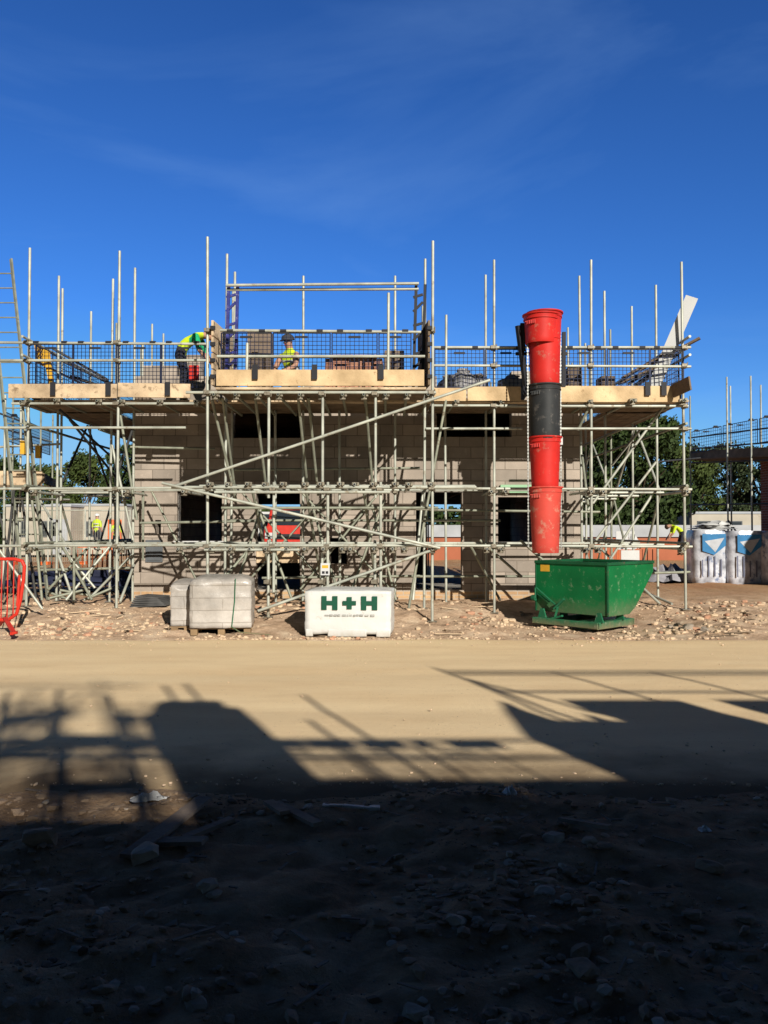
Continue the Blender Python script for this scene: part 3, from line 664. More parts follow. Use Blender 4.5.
# rear run
for x in (-4.6,-2.6,-.6,1.4,3.4):
    S.standard(x,26.3,6.3,m='steel_dull'); 
for z in (zl[3],zl[4],zl[5]): S.tube('ledger',(XL,26.3,z+.05),(XRr,26.3,z+.05),'steel_dull')
for j in range(4): 
    for (a,b) in ((-6.4,-2.5),(-2.48,1.45),(1.47,5.4)): S.board((a,25.0+j*.235,DECK-.02),(b,25.0+j*.235,DECK-.02),'board_grey')
# decks at the front
for j in range(6):
    y=FR+.12+j*.2475
    for (a,b) in ((sx(12),-3.0),(-2.98,.85),(.87,3.3),(3.32,sx(690))): S.board((a,y,DECK-.02),(b,y,DECK-.02),'board' if j==0 else 'board_grey')
for j in range(5):
    y=GB+.02+j*.232
    S.board((X(216,GB),y,DECK-.015),(X(426,GB),y,DECK-.015),'board' if j==0 else 'board_grey')
# toe boards
zt0,zt1=Z(399,FR),Z(385,FR)
def toe(x0,x1,D,za,zb_,m='board2',tilt=0):
    S.board((x0,D,(za+zb_)/2),(x1,D,(za+zb_)/2+tilt),m,'toe_board',w=abs(zb_-za),h=.038,up=(0,1,0))
toe(sx(10),sx(118),FR-.10,zt0,zt1,'board'); toe(sx(119),sx(191),FR-.10,zt0+.02,zt1+.02,'board',-.02)
toe(sx(433),sx(466),FR-.10,Z(402,FR),Z(389,FR),'board2'); toe(sx(467),sx(520),FR-.13,Z(402,FR),Z(388,FR),'board2'); toe(sx(528),sx(678),FR-.10,Z(403,FR),Z(387,FR),'board2')
toe(X(217,GB),X(424,GB),GB-.10,Z(387,GB),Z(371,GB),'board2')
S.board((sx(671),FR-.14,DECK+.13),(5.25,FR-.62,DECK+.19),'board_grey','loose_toe_board',w=.24,h=.035,up=(.7,.7,0))
# bay end panels of stacked boards
for (px,y0) in ((213,GB),(429,GB)):
    for k in range(4):
        S.board((X(px,GB)+(-.0),GB-.12,DECK+.16+k*.27),(X(px,GB)+(.10 if px<300 else -.12),GB+1.1,DECK+.16+k*.27),'board_grey' if px>300 else 'board','end_board',w=.25,h=.038,up=(1,0,0))
        S.part(MB().box((X(px,GB)-.03,GB-.16,DECK+.14+k*.265),(X(px,GB)+.05,GB-.12,DECK+.2+k*.265)),'toe_clip',M['clip'])
# goal post frame of the loading gate
for dz in (0,.085): S.tube('gate_beam',(X(225,GB+.1),GB+.1+dz,Z(283.5,GB)-dz*.6),(X(419,GB+.1),GB+.1+dz,Z(283.5,GB)+.03-dz*.8),'steel')
for px,dx in ((229,.04),(417,.05)):
    xg=X(px,GB+.2); g=MB()
    for dxx in (-.06,.09): g.beam((xg+dxx,GB+.2,DECK+.02),(xg+dxx+dx,GB+.2,Z(281,GB)),.05 if px<300 else .035,.05)
    for k in range(7):
        z=DECK+.12+k*.24; g.beam((xg-.06,GB+.2,z),(xg+.1,GB+.2,z+.16*(1 if k%2 else .3)),.03,.04)
    S.part(g,'gate_post',M['blue_paint'] if px<300 else M['clip'])
# mesh guards along the front
zg0=DECK+.22
for (a,b) in ((28,72),(73,116),(118,160),(161,204)): S.guard(sx(a),FR-.03,sx(b),FR-.03,zg0,zl[5]-.03)
for (a,b) in ((435,484),(486,526),(562,606),(608,650),(651,684)): S.guard(sx(a),FR-.03,sx(b),FR-.03,zg0,zr[5]-.03)
for (a,b) in ((221,271),(273,330),(332,347+30),(379,411)): S.guard(X(a,GB),GB-.03,X(b,GB),GB-.03,DECK+.22,zb[4]-.04)
for px in (55,110,169): S.toe_clip(sx(px),FR-.13,DECK+.15)
for px in (256,315,381): S.toe_clip(X(px,GB),GB-.13,DECK+.22)
for px in (525,646,662): S.toe_clip(sx(px),FR-.13,DECK+.15)
# tag on a standard
S.part(MB().box((X(321,GB),GB-.06,Z(575,GB)),(X(330,GB),GB-.05,Z(563,GB))).box((X(322.3,GB),GB-.062,Z(568,GB)),(X(328.5,GB),GB-.0605,Z(565,GB)),1).box((X(322.3,GB),GB-.062,Z(573.6,GB)),(X(325,GB),GB-.0605,Z(571,GB)),2).box((X(326,GB),GB-.062,Z(573.6,GB)),(X(328.5,GB),GB-.0605,Z(571,GB)),2),'inspection_tag',[M['white'],M['yellow'],M['clip']])
S.part(MB().box((X(618,15.9),15.7,Z(561,15.9)),(X(636,15.9),15.71,Z(550,15.9))),'notice_board',M['white'])['label']='blank white notice hung on the lower rail'

# ------------------------------------------------------------------ rubbish chute
CX,CD=X(545.5,14.1),14.1
ch=thing('rubbish_chute','tall rubbish chute of red and black plastic tubs hanging into green skip','chute',(CX,CD,0))
def seg(rt,rb,z1,z0,m,dx=0,lip=True):
    rt=max(rt,rb); prof=[(rb*.98,z0),(rb,z0+.01)]
    n=6
    for i in range(1,n): t=i/n; prof.append((rb+(rt-rb)*t**1.1,z0+(z1-z0)*t))
    prof+=[(rt,z1-.10),(rt+.012,z1-.095),(rt+.012,z1-.075),(rt+.004,z1-.07),(rt+.008,z1-.03),(rt+.03,z1-.022),(rt+.032,z1),(rt-.005,z1),(rt-.02,z1-.05),(rb-.02,z0+.02),(rb-.012,z0),(rb*.98,z0)]
    o=MB().lathe(prof,(dx,0,0),40).obj('chute_section',m,parent=ch,smooth=True)
    o.rotation_euler=(R(random.uniform(-.8,.8)),0,0)
    for k in range(7):
        a=pi*1.1+k*.12
        MB().box((-.008,-.012,-.03),(.008,.0,.03)).obj('rib',m,parent=o).location=(dx+cos(a)*(rt+.006),sin(a)*(rt+.006),z1-.16)
    return o
def cz(y): return Z(y,CD)
seg(.285,.245,cz(313),cz(388),M['red_pl'])
seg(.285,.26,cz(316),cz(345),M['red_pl'],dx=-.075)
seg(.263,.25,cz(385),cz(440),M['black_pl'])
seg(.265,.225,cz(437),cz(491),M['red_pl'])
seg(.272,.222,cz(487),cz(553),M['red_pl2'])
MB().lathe([(.262,-.008),(.268,-.008),(.268,.008),(.262,.008)],(0,0,cz(340)),40).obj('seam',M['red_pl'],parent=ch)
for sx_,dy in ((-.31,-.1),(.27,.02)):
    g=MB(); z=cz(330); k=0
    while z>cz(545 if sx_<0 else 548):
        if k%2: g.box((-.012,-.004,z-.034),(.012,.004,z))
        else: g.box((-.004,-.012,z-.034),(.004,.012,z))
        z-=.028; k+=1
    g.obj('chain',M['chain'],parent=ch).location=(sx_,dy,0)
# hanging frame for the chute
g=MB()
g.beam((-.45,.05,cz(325)),(-.28,.15,cz(395)),.07,.07).beam((-.36,.1,cz(322)),(-.36,.1,cz(350)),.08,.08).beam((-.45,.3,cz(350)),(.45,.3,cz(350)),.05,.05).beam((-.34,.0,cz(395)),(-.28,.3,cz(375)),.06,.06).beam((.36,.15,cz(330)),(.36,.2,cz(385)),.06,.06)
g.obj('hanging_frame',M['clip'],parent=ch)
MB().box((.245,-.05,cz(445)),(.29,-.03,cz(437))).obj('fixing_plate',M['white'],parent=ch)

# ------------------------------------------------------------------ skip
A=Vector((2.55,13.9)); B=Vector((3.47,12.9)); Wd=(B-A).length; rz=math.atan2(B.y-A.y,B.x-A.x)
zt=1.6-35/830*12.9
sk=thing('skip','green steel tipping skip on fork base under the red rubbish chute','skip',(A.x,A.y,.02),rz)
# local: x along the back wall, y depth away, z up. side profile (y,z):
hb=.24; Ld=1.36
prof=[(0,hb),(.62,hb),(.80,hb+.10),(Ld,zt-.16),(Ld,zt),(0,zt)]
def skipbody():
    mb=MB(); n=len(prof)
    for x in (0,Wd):
        mb.add([(x,y,z) for y,z in prof],[tuple(range(n))])
    for i in (0,1,2,3,5):
        (y0,z0),(y1,z1)=prof[i],prof[(i+1)%n]
        mb.add([(0,y0,z0),(Wd,y0,z0),(Wd,y1,z1),(0,y1,z1)],[(0,1,2,3)])
    return mb
o=skipbody().obj('skip_body',M['green'],parent=sk)
md=o.modifiers.new('thick','SOLIDIFY'); md.thickness=.012; md.offset=0
g=MB(); t=.035
g.box((-.02,-.03,zt-.03),(Wd+.02,.02,zt+.02)); g.box((-.03,-.02,zt-.028),(.02,Ld,zt+.018)); g.box((Wd-.02,-.02,zt-.028),(Wd+.03,Ld,zt+.018)); g.box((-.02,Ld-.03,zt-.03),(Wd+.02,Ld+.02,zt+.016))
g.obj('rim',M['green_dk'],parent=sk,bevel=.004)
g=MB(); g.box((Wd-.004,-.022,hb),(Wd+.014,.014,zt-.03)); g.box((-.014,-.022,hb),(.010,.014,zt-.03)); g.obj('corner_post',M['green_dk'],parent=sk)
g=MB()
for x in (.12,Wd-.46):
    g.box((x,-.14,.03),(x+.20,.95,.05)); g.box((x,-.14,.125),(x+.20,.95,.145)); g.box((x,-.14,.05),(x+.018,.95,.125)); g.box((x+.182,-.14,.05),(x+.20,.95,.125))
g.obj('fork_pocket',M['green_dk'],parent=sk)
g=MB(); g.box((.06,-.20,.05),(Wd-.06,-.14,.147)); g.box((.06,.82,.05),(Wd-.06,.88,.144)); g.box((Wd-.24,-.19,.04),(Wd-.06,.86,.15)); g.box((.03,-.16,.04),(.09,.88,.14)); g.obj('base_frame',M['green_worn'],parent=sk,bevel=.006)
for x in (.10,Wd-.18):
    MB().prism([(x,.145),(x+.16,.145),(x+.11,hb+.05),(x+.05,hb+.05)],-.10,-.07).prism([(x,.145),(x+.16,.145),(x+.11,hb+.05),(x+.05,hb+.05)],.5,.53).obj('bracket',M['green_worn'],parent=sk)
g=MB(); g.beam((.03,-.05,.62),(.45,-.09,.36),.035,.02).beam((.05,-.04,.52),(.30,-.05,.40),.04,.02).beam((.45,-.12,.14),(.50,-.10,.34),.05,.03).beam((.44,-.12,.30),(.62,-.10,.47),.06,.03).beam((.36,-.12,.13),(.60,-.12,.20),.05,.03)
g.tube((.02,-.06,.62),(.02,-.06,.44),.016,8).tube((.02,-.05,.45),(-.05,-.05,.45),.05,10); g.obj('release_lever',M['green_worn'],parent=sk,bevel=.003)
MB().box((.09,-.010,zt-.16),(.27,-.007,zt-.05)).obj('sticker',M['yellow'],parent=sk)

# ------------------------------------------------------------------ block packs on the ground
def pack(name,label,w,d,h,m,loc,rz,bulge=.02,seed=0,legs=True,layers=5):
    root=thing(name,label,'block pack',loc,rz)
    n=14; mb=MB(); bm=bmesh.new(); bmesh.ops.create_cube(bm,size=1)
    bmesh.ops.subdivide_edges(bm,edges=bm.edges[:],cuts=15,use_grid_fill=True)
    for v in bm.verts:
        p=v.co.copy(); q=Vector((p.x*w,p.y*d,(p.z+.5)*h))
        k=noise.noise(q*5+Vector((seed,0,0)))*bulge+noise.noise(q*14+Vector((seed,5,0)))*bulge*.4
        dirv=Vector((p.x,p.y,p.z)).normalized(); q+=dirv*k
        c=max(abs(p.x),abs(p.y)); 
        if p.z>.42: q.z-=(.03 if seed==2 else .08)*(c*2)**4; q.z+=.0 if seed==2 else .04
        if abs(p.x)>.42 and abs(p.y)>.42: q.x*=.985; q.y*=.985
        if p.z<.49: 
            s_=1-(.010 if seed==2 else .004)*(abs(((q.z/h*layers)%1)-.5)>.42); q.x*=s_; q.y*=s_
        q.z+=(.04 if seed==2 else .10)
        v.co=q
    me=bpy.data.meshes.new(name); bm.to_mesh(me); bm.free(); me.materials.append(m)
    me.polygons.foreach_set('use_smooth',[True]*len(me.polygons))
    o=bpy.data.objects.new('wrapped_blocks',me); COL.objects.link(o); o.parent=root
    return root
PD=12.35
hh=pack('block_pack','white wrapped pack of blocks printed H+H in green',1.30,.85,.66,M['white_wrap'],(X(351,PD+.4),PD+.38,.02),R(-4),.012,2,layers=3)
# feet of blocks beneath
for x0_,x1_ in ((-.63,-.52),(-.30,.28),(.42,.63)):
    MB().box((x0_,-.428,0),(x1_,.42,.115)).obj('bearer',M['white_wrap'],parent=hh,bevel=.015)
def letters(root, y):
    g=MB(); zc=.50; hgt=.205
    def H(cx,w=.24):
        b=.078
        g.box((cx-w/2,y-.004,zc-hgt/2),(cx-w/2+b,y,zc+hgt/2)); g.box((cx+w/2-b,y-.004,zc-hgt/2),(cx+w/2,y,zc+hgt/2)); g.box((cx-w/2+b,y-.004,zc-.032),(cx+w/2-b,y,zc+.032))
    H(-.27); H(.32)
    g.box((-.075,y-.004,zc-.032),(.125,y,zc+.032)); g.box((-.012,y-.004,zc+.032),(.062,y,zc+.09)); g.box((-.012,y-.004,zc-.09),(.062,y,zc-.032))
    g.obj('lettering',M['green_ink'],parent=root)
    g=MB(); random.seed(2); x=-.34
    while x<.38:
        w=random.uniform(.02,.06); g.box((x,y-.003,.305+random.uniform(-.004,.004)),(x+w,y,.332+random.uniform(-.006,.006))); x+=w+random.uniform(.008,.03)
    g.obj('small_print',M['grey_ink'],parent=root)
letters(hh,-.441)
pk=pack('block_pack','cloudy film wrapped pack of grey blocks on a timber pallet',.93,.95,.74,M['film'],(X(223,12.9),12.95,.03),R(6),.016,7,layers=4)
pk2=pack('block_pack','half hidden film wrapped pack behind the pallet pack, lower and narrower',.5,.8,.66,M['film'],(X(192,13.3),13.15,.03),R(8),.016,17,layers=4)
for root,w in ((pk,.93),(pk2,.5)):
    for yy in (-.42,-.02,.38): MB().box((-w/2,yy,.075),(w/2,yy+.1,.097)).obj('pallet_slat',M['timber'],parent=root)
    for xx in ((-w/2+.02,-.04,w/2-.12)): MB().box((xx,-.44,-.01),(xx+.10,.48,.075)).obj('pallet_bearer',M['timber'],parent=root)
g=MB()
pts=[Vector((.22,-.50,.84)),Vector((.21,-.50,.5)),Vector((.17,-.50,.12)),Vector((.3,-.54,.04)),Vector((.75,-.56,.0))]
for a,b in zip(pts,pts[1:]): g.tube(a,b,.008,6)
g.obj('strap',M['green_worn'],parent=pk)
# stack of dark sheets by wall
c=at(155,606,15.1)
sh=thing('sheet_stack','flat heap of dark roofing sheets on the rubble by the wall','sheets',(c.x,15.1,ground_detail(c.x,15.1)),R(-8))
for k in range(6): MB().box((-.35+.02*k,-.3,.02+k*.03),(.33-.03*k,.25,.043+k*.03),rot=Matrix.Rotation(R(1.2*k-3),3,'Y')).obj('sheet',M['slate'],parent=sh)

# ------------------------------------------------------------------ insulation bundles etc (right)
def bundle(px,D,w,h,lab,seed,base=.18):
    x=X(px,D); root=thing('insulation_bundle',lab,'insulation bundle',(x,D,base),R(random.uniform(-12,12)),'plastic wrapped insulation bundles')
    seg_=36; rings=14; vs=[]; fs=[]
    for j in range(rings+1):
        t=j/rings
        for i in range(seg_):
            a=2*pi*i/seg_; c_,s_=cos(a),sin(a); k=1/(abs(c_)**4+abs(s_)**4)**.25
            rr=w/2*k*(1-.10*(abs(t-.5)*2)**6)+.018*noise.noise(Vector((c_*3,s_*3,t*8+seed)))
            vs.append((c_*rr,s_*rr,t*h))
    fs=[(j*seg_+i,j*seg_+(i+1)%seg_,(j+1)*seg_+(i+1)%seg_,(j+1)*seg_+i) for j in range(rings) for i in range(seg_)]
    fs.append(tuple(range(rings*seg_,(rings+1)*seg_))); mb=MB().add(vs,fs)
    mb.obj('wrapping',M['film2'],parent=root,smooth=True)
    g=MB()
    y=-w/2*1.03-.02
    g.add([(-w*.30,y,h*.93),(w*.34,y,h*.93),(w*.34,y,h*.72),(w*.02,y,h*.55),(-w*.30,y,h*.62)],[(0,4,3,2,1)])
    g.obj('label_panel',M['blue_ink'],parent=root)
    MB().add([(-w*.24,y-.004,h*.80),(w*.30,y-.004,h*.86),(w*.05,y-.004,h*.60)],[(0,2,1)]).obj('label_stripe',M['stripe'],parent=root)
    g=MB(); random.seed(seed)
    for k in range(4): 
        xx=-w*.32+k*w*.17; g.box((xx,y,h*.16),(xx+w*.035,y+.003,h*(.45+.1*random.random())))
    g.obj('printed_band',M['ink2'],parent=root)
    return root
M['film2']=mat('blueish_film',(.34,.35,.41),.22,0,.35,3.5,.22,7,col2=(.66,.68,.74),spec=.6,dirt=((.14,.20,.36),3,.55))
M['ink2']=mat('slate_print',(.13,.14,.21),.5)
M['stripe']=mat('pale_print',(.50,.52,.56),.4,0,.2,6)
bundle(706,21.8,.93,1.42,'wrapped insulation bundle with the flat white bags lying on top',1)
bundle(740,21.6,.95,1.40,'wrapped insulation bundle between the bag topped one and the frame edge',2)
bundle(776,21.3,.95,1.40,'wrapped insulation bundle cut off by the right edge of the frame',3)
bb=thing('cement_bags','flat white bags piled on the first insulation bundle','bags',(X(711,21.8),21.8,1.60))
for k in range(3):
    o=crumple('bag',(0,0,0),1.0-.1*k,.8,.13,M['white'],'x','x',k*3); del o['label']; del o['category']; o.parent=bb; o.location=(.05*k,0,.05*k+.0)
crumple('tarpaulin_heap',(X(668,22.5),22.5,.15),1.6,1.2,.55,mat('grey_sheet',(.33,.32,.35),.4,0,.2,3,.3,6),'crumpled grey plastic sheet heaped left of the insulation bundles','plastic sheet',4)

# ------------------------------------------------------------------ things on the deck
def blockpile(name,lab,px0,px1,y0,D,rows,m,bw=.44,bh=.215,cat='blocks',dd=.2,z0=None):
    x0,x1=X(px0,D),X(px1,D); root=thing(name,lab,cat,((x0+x1)/2,D,(z0 if z0 else DECK)+.01)); w=x1-x0; random.seed(int(px0))
    per=max(1,round(w/bw)); bw_=w/per
    for r in range(rows):
        for c in range(per - (1 if r==rows-1 and per>1 else 0)):
            MB().box((-w/2+c*bw_+.006+(.5*bw_*(r%2) if per>1 and r==rows-1 else 0),-dd,r*bh),(-w/2+(c+1)*bw_-.006+(.5*bw_*(r%2) if per>1 and r==rows-1 else 0),dd,(r+1)*bh-.006),rot=Matrix.Rotation(random.uniform(-.05,.05),3,'Z')).obj('block' if bw>.3 else 'brick',m,parent=root,bevel=.006)
    return root
blockpile('block_stack','tall stack of grey blocks on the loading bay beside the crouching worker',248,272,0,14.3,5,M['concblock'],z0=DECK,bh=.215)
blockpile('brick_stack','low pack of red bricks on the loading bay deck',325,383,0,14.4,10,M['redbrick'],.215,.068,'bricks')
blockpile('block_stack','pair of brown blocks stood behind the red brick pack',384,404,0,14.9,4,M['concblock'],.25)
blockpile('block_stack','low pile of grey blocks on the left deck short of the worker',137,152,0,15.4,2,M['concblock'],.14,.11)
blockpile('block_stack','small pile of brown blocks on the left side deck',92,108,0,15.6,3,M['concblock'],.14,.13)
blockpile('block_stack','stack of grey blocks right of the chute on the deck',566,580,0,15.3,4,M['concblock'],.25,.16)
blockpile('block_stack','dark block stack halfway along the right deck',599,613,0,15.3,3,M['concblock'],.26,.16)
# rubble sacks and offcuts heap right of the bay
M['sack']=mat('grey_sacking',(.14,.135,.14),.8,0,.5,6,.5,10,col2=(.34,.33,.33))
for i,(px,w,h,lab,mm) in enumerate([(449,.40,.50,'dark rubble sack against the bay end on the deck','clip'),(463,.50,.62,'grey mottled rubble sack, tallest of the sacks on the deck','sack'),(478,.44,.52,'grey rubble sack right of the tallest sack','sack'),(512,.55,.50,'pale lumpy sack left of the chute on the deck','lintel')]):
    root=thing('rubble_sack',lab,'sack',(X(px,15.2),15.2,DECK+.01))
    mb=MB(); vs=[]; n=18; rings=10
    for j in range(rings+1):
        t=j/rings
        for k in range(n):
            a=2*pi*k/n; rr=w/2*(sin(pi*min(1,.18+t*.72))**.5)*(1+.3*noise.noise(Vector((cos(a)*2,sin(a)*2,t*4+i*7))))*(1 if t<.85 else .55)
            vs.append((cos(a)*rr,sin(a)*rr,h*t))
    mb.add(vs,[(j*n+k,j*n+(k+1)%n,(j+1)*n+(k+1)%n,(j+1)*n+k) for j in range(rings) for k in range(n)]+[tuple(range(rings*n,(rings+1)*n))])
    mb.obj('sack_body',M[mm],parent=root,smooth=True)
    o=MB(); 
    for q in range(5): stone(o,(random.uniform(-.1,.1),random.uniform(-.1,.1),h*.95),.07)
    o.obj('rubble_fill',M['st_l'],parent=root)
# white plank leaning, timber bundle
p,q=at(653,388,15.0),at(692,297,14.9)
tag(MB().beam(p,q,.22,.03,up=(.3,1,0)).obj('white_plank',M['white'],origin=p),'long white board leaning up over the right end of the deck','plank')
for i,(a,b) in enumerate([((622,378),(668,352)),((628,384),(676,356)),((618,384),(660,366)),((634,386),(690,345)),((640,370),(700,338))]):
    p,q=at(*a,15.1+.1*i),at(*b,15.0)
    tag(MB().beam(p,q,.09,.04).obj('timber_length',M['steel_dark'] if i%2 else M['board_grey'],origin=p),['short dark length lowest in the timber heap','grey batten above the lowest length','shortest grey batten of the heap by the white board','dark timber crossing the white board','grey timber sticking out highest over the rail end'][i],'timber','timber lengths heaped by the white board')
# yellow plastic panel and sheet on left deck
g=MB(); p0=at(34,383,15.3); 
g.add([at(35,345,15.4),at(50,352,15.3),at(54,384,15.3),at(50,386,15.3),at(47,368,15.3),at(38,362,15.4)],[(0,1,2,3,4,5)]); o=g.obj('yellow_chute_hood',M['yellow'],origin=p0); md=o.modifiers.new('s','SOLIDIFY'); md.thickness=.03
tag(o,'yellow plastic hood standing in the left corner of the deck','plastic hood')
for i,(a,b) in enumerate([((52,348),(108,380)),((60,360),(112,384)),((70,376),(100,386))]):
    p,q=at(*a,15.2),at(*b,15.4); tag(MB().beam(p,q,.12,.035).obj('dark_board',M['steel_dark'],origin=p),['long dark board sloping down from the yellow hood','dark board just under the longest one','short dark board lowest on the left deck'][i],'board','dark boards on the left deck')

# ------------------------------------------------------------------ people
def person(label, J, radii, cols, loc, rz=0, helmet=None, hatmat='hat_w', vest=None, scale=1, hairy=False):
    """J: joint name -> (x,y,z); built as one skinned surface, then coloured by nearest bone"""
    root=thing('person',label,'person',loc,rz)
    bones=[('pelvis','waist'),('waist','chest'),('chest','neck'),('neck','head'),('head','crown'),
           ('chest','shL'),('shL','elL'),('elL','wrL'),('wrL','haL'),('chest','shR'),('shR','elR'),('elR','wrR'),('wrR','haR'),
           ('pelvis','hipL'),('hipL','knL'),('knL','anL'),('anL','toL'),('pelvis','hipR'),('hipR','knR'),('knR','anR'),('anR','toR')]
    J=dict(J); look=J.pop('look',(0,-1,0))
    for s in 'LR':
        w=Vector(J['wr'+s]); d=(w-Vector(J['el'+s])).normalized(); J['ha'+s]=w+d*.07
        side=d.cross(Vector((0,0,1))); side=side.normalized() if side.length>.1 else Vector((1,0,0)); pn=side.cross(d).normalized()
        for k,(o_,ln) in enumerate(((-.028,.065),(-.010,.078),(.010,.075),(.028,.058))):
            b0=f'f{s}{k}a'; b1=f'f{s}{k}b'; J[b0]=w+d*(.075+ln*.5)+side*o_*1.1; J[b1]=w+d*(.07+ln)+side*o_*1.1-pn*.02
            bones+= [('ha'+s,b0),(b0,b1)]
        J[f't{s}']=w+d*.06+side*.05; bones.append(('wr'+s,f't{s}'))
    names=list(J.keys()); idx={n_:i for i,n_ in enumerate(names)}
    me=bpy.data.meshes.new('body_src'); me.from_pydata([Vector(J[n_])*scale for n_ in names],[(idx[a],idx[b]) for a,b in bones],[])
    o=bpy.data.objects.new('src',me); COL.objects.link(o)
    sm=o.modifiers.new('skin','SKIN'); sm.branch_smoothing=.4
    o.modifiers.new('sub','SUBSURF').levels=1
    RD=dict(pelvis=.15,waist=.14,chest=.165,neck=.062,head=.088,crown=.075,sh=.075,el=.05,wr=.034,ha=.034,hip=.10,kn=.065,an=.045,to=.042,f=.009,t=.011); RD.update(radii)
    sv=me.skin_vertices[0].data
    for n_,i in idx.items():
        key=n_ if n_ in RD else (n_[:-1] if n_[:-1] in RD else n_[0])
        r=RD[key]*scale; sv[i].radius=(r,r*(.8 if key in('chest','waist','pelvis') else 1))
    sv[idx['pelvis']].use_root=True
    dg=bpy.context.evaluated_depsgraph_get(); dg.update()
    nm=bpy.data.meshes.new_from_object(o.evaluated_get(dg)); bpy.data.objects.remove(o)
    nm.name='body'; nm.materials.clear()
    mats=[]; 
    def mi(m):
        if m not in mats: mats.append(m); nm.materials.append(M[m])
        return mats.index(m)
    def bonecol(a,b):
        k=b[:-1] if b[-1] in 'LR' else b
        if b[0] in 'ft' and b[:2]!='to': return cols['hand']
        if k in('waist','chest','neck','sh'): return cols['torso']
        if k in('head','crown'): return 'skin'
        if k=='el': return cols['sleeve']
        if k=='wr': return cols['fore']
        if k=='ha': return cols['hand']
        if k in('hip','kn','an'): return cols['legs']
        return 'boot'
    segs=[(Vector(J[a])*scale,Vector(J[b])*scale,mi(bonecol(a,b))) for a,b in bones]
    for p in nm.polygons:
        c=p.center; best=9;bi=0
        for a,b,m_ in segs:
            d=b-a; t=max(0,min(1,(c-a).dot(d)/max(1e-6,d.length_squared))); q=(a+d*t-c).length
            if q<best: best=q;bi=m_
        p.material_index=bi; p.use_smooth=True
    body=bpy.data.objects.new('body',nm); COL.objects.link(body); body.parent=root
    hd=Vector(J['head'])*scale; cr=Vector(J['crown'])*scale; up=(cr-hd).normalized()
    fwd=Vector(look).normalized()
    fwd=(fwd-up*fwd.dot(up)).normalized(); sd=up.cross(fwd)
    g=MB(); g.add([hd+fwd*.085*scale+up*.03+sd*.012,hd+fwd*.085*scale+up*.03-sd*.012,hd+fwd*.088*scale-up*.012+sd*.018,hd+fwd*.088*scale-up*.012-sd*.018,hd+fwd*.115*scale-up*.008],[(0,1,4),(1,3,4),(3,2,4),(2,0,4)]); g.obj('nose',M['skin'],parent=root)
    for e in (-1,1):
        g=MB(); stone(g,hd+fwd*.082*scale+up*.035+sd*e*.032,.011); g.obj('eye',M['clip'],parent=root)
        g=MB(); stone(g,hd+sd*e*.09*scale+up*.01,.026); g.obj('ear',M['skin'],parent=root)
    MB().beam(hd+fwd*.086*scale-up*.04-sd*.025,hd+fwd*.086*scale-up*.04+sd*.025,.012,.008).obj('mouth',M['red_paint'],parent=root)
    g=MB(); rings=6; n=20; vs=[]; rr0=.122 if helmet else .10
    for j in range(rings+1):
        th=j/rings*pi/2
        for k in range(n):
            a=2*pi*k/n; d=fwd*cos(a)*1.12+sd*sin(a)
            vs.append(hd+up*(.055*scale+rr0*.95*sin(th))+d*rr0*cos(th)*scale)
    fs=[(j*n+k,j*n+(k+1)%n,(j+1)*n+(k+1)%n,(j+1)*n+k) for j in range(rings) for k in range(n)]
    g.add(vs,fs)
    if helmet: g.add([hd+up*.055+(fwd*cos(a)*1.12+sd*sin(a))*rr0 for a in [x_*pi/8-pi/2 for x_ in range(9)]]+[hd+up*.04+(fwd*(cos(a)*.06)+(fwd*cos(a)*1.12+sd*sin(a))*rr0) for a in [x_*pi/8-pi/2 for x_ in range(9)]],[(i,i+1,i+10,i+9) for i in range(8)])
    g.obj('helmet' if helmet else 'hair',M[hatmat if helmet else 'hair'],parent=root,smooth=True)
    if vest:
        # tape bands around the torso
        a,b=Vector(J['waist'])*scale,Vector(J['chest'])*scale; ax=(b-a).normalized()
        for t in (.15,.75):
            c=a+(b-a)*t; q1=ax.orthogonal().normalized(); q2=ax.cross(q1); vs=[]
            for zz in (-.022,.022):
                for k in range(20):
                    an=2*pi*k/20; vs.append(c+ax*zz+(q1*cos(an)+q2*sin(an))*(.168*scale))
            MB().add(vs,[(k,(k+1)%20,20+(k+1)%20,20+k) for k in range(20)]).obj('reflective_band',M['refl'],parent=root,smooth=True)
    return root
stand=dict(pelvis=(0,0,.95),waist=(0,.0,1.12),chest=(0,0,1.36),neck=(0,0,1.52),head=(0,-.01,1.63),crown=(0,-.01,1.72),
 shL=(.19,0,1.43),elL=(.24,.02,1.14),wrL=(.25,-.06,.90),shR=(-.19,0,1.43),elR=(-.24,.02,1.14),wrR=(-.25,-.08,.90),
 hipL=(.10,0,.88),knL=(.11,-.01,.48),anL=(.11,.02,.08),toL=(.12,-.13,.04),hipR=(-.10,0,.88),knR=(-.11,-.01,.48),anR=(-.11,.02,.08),toR=(-.12,-.13,.04))
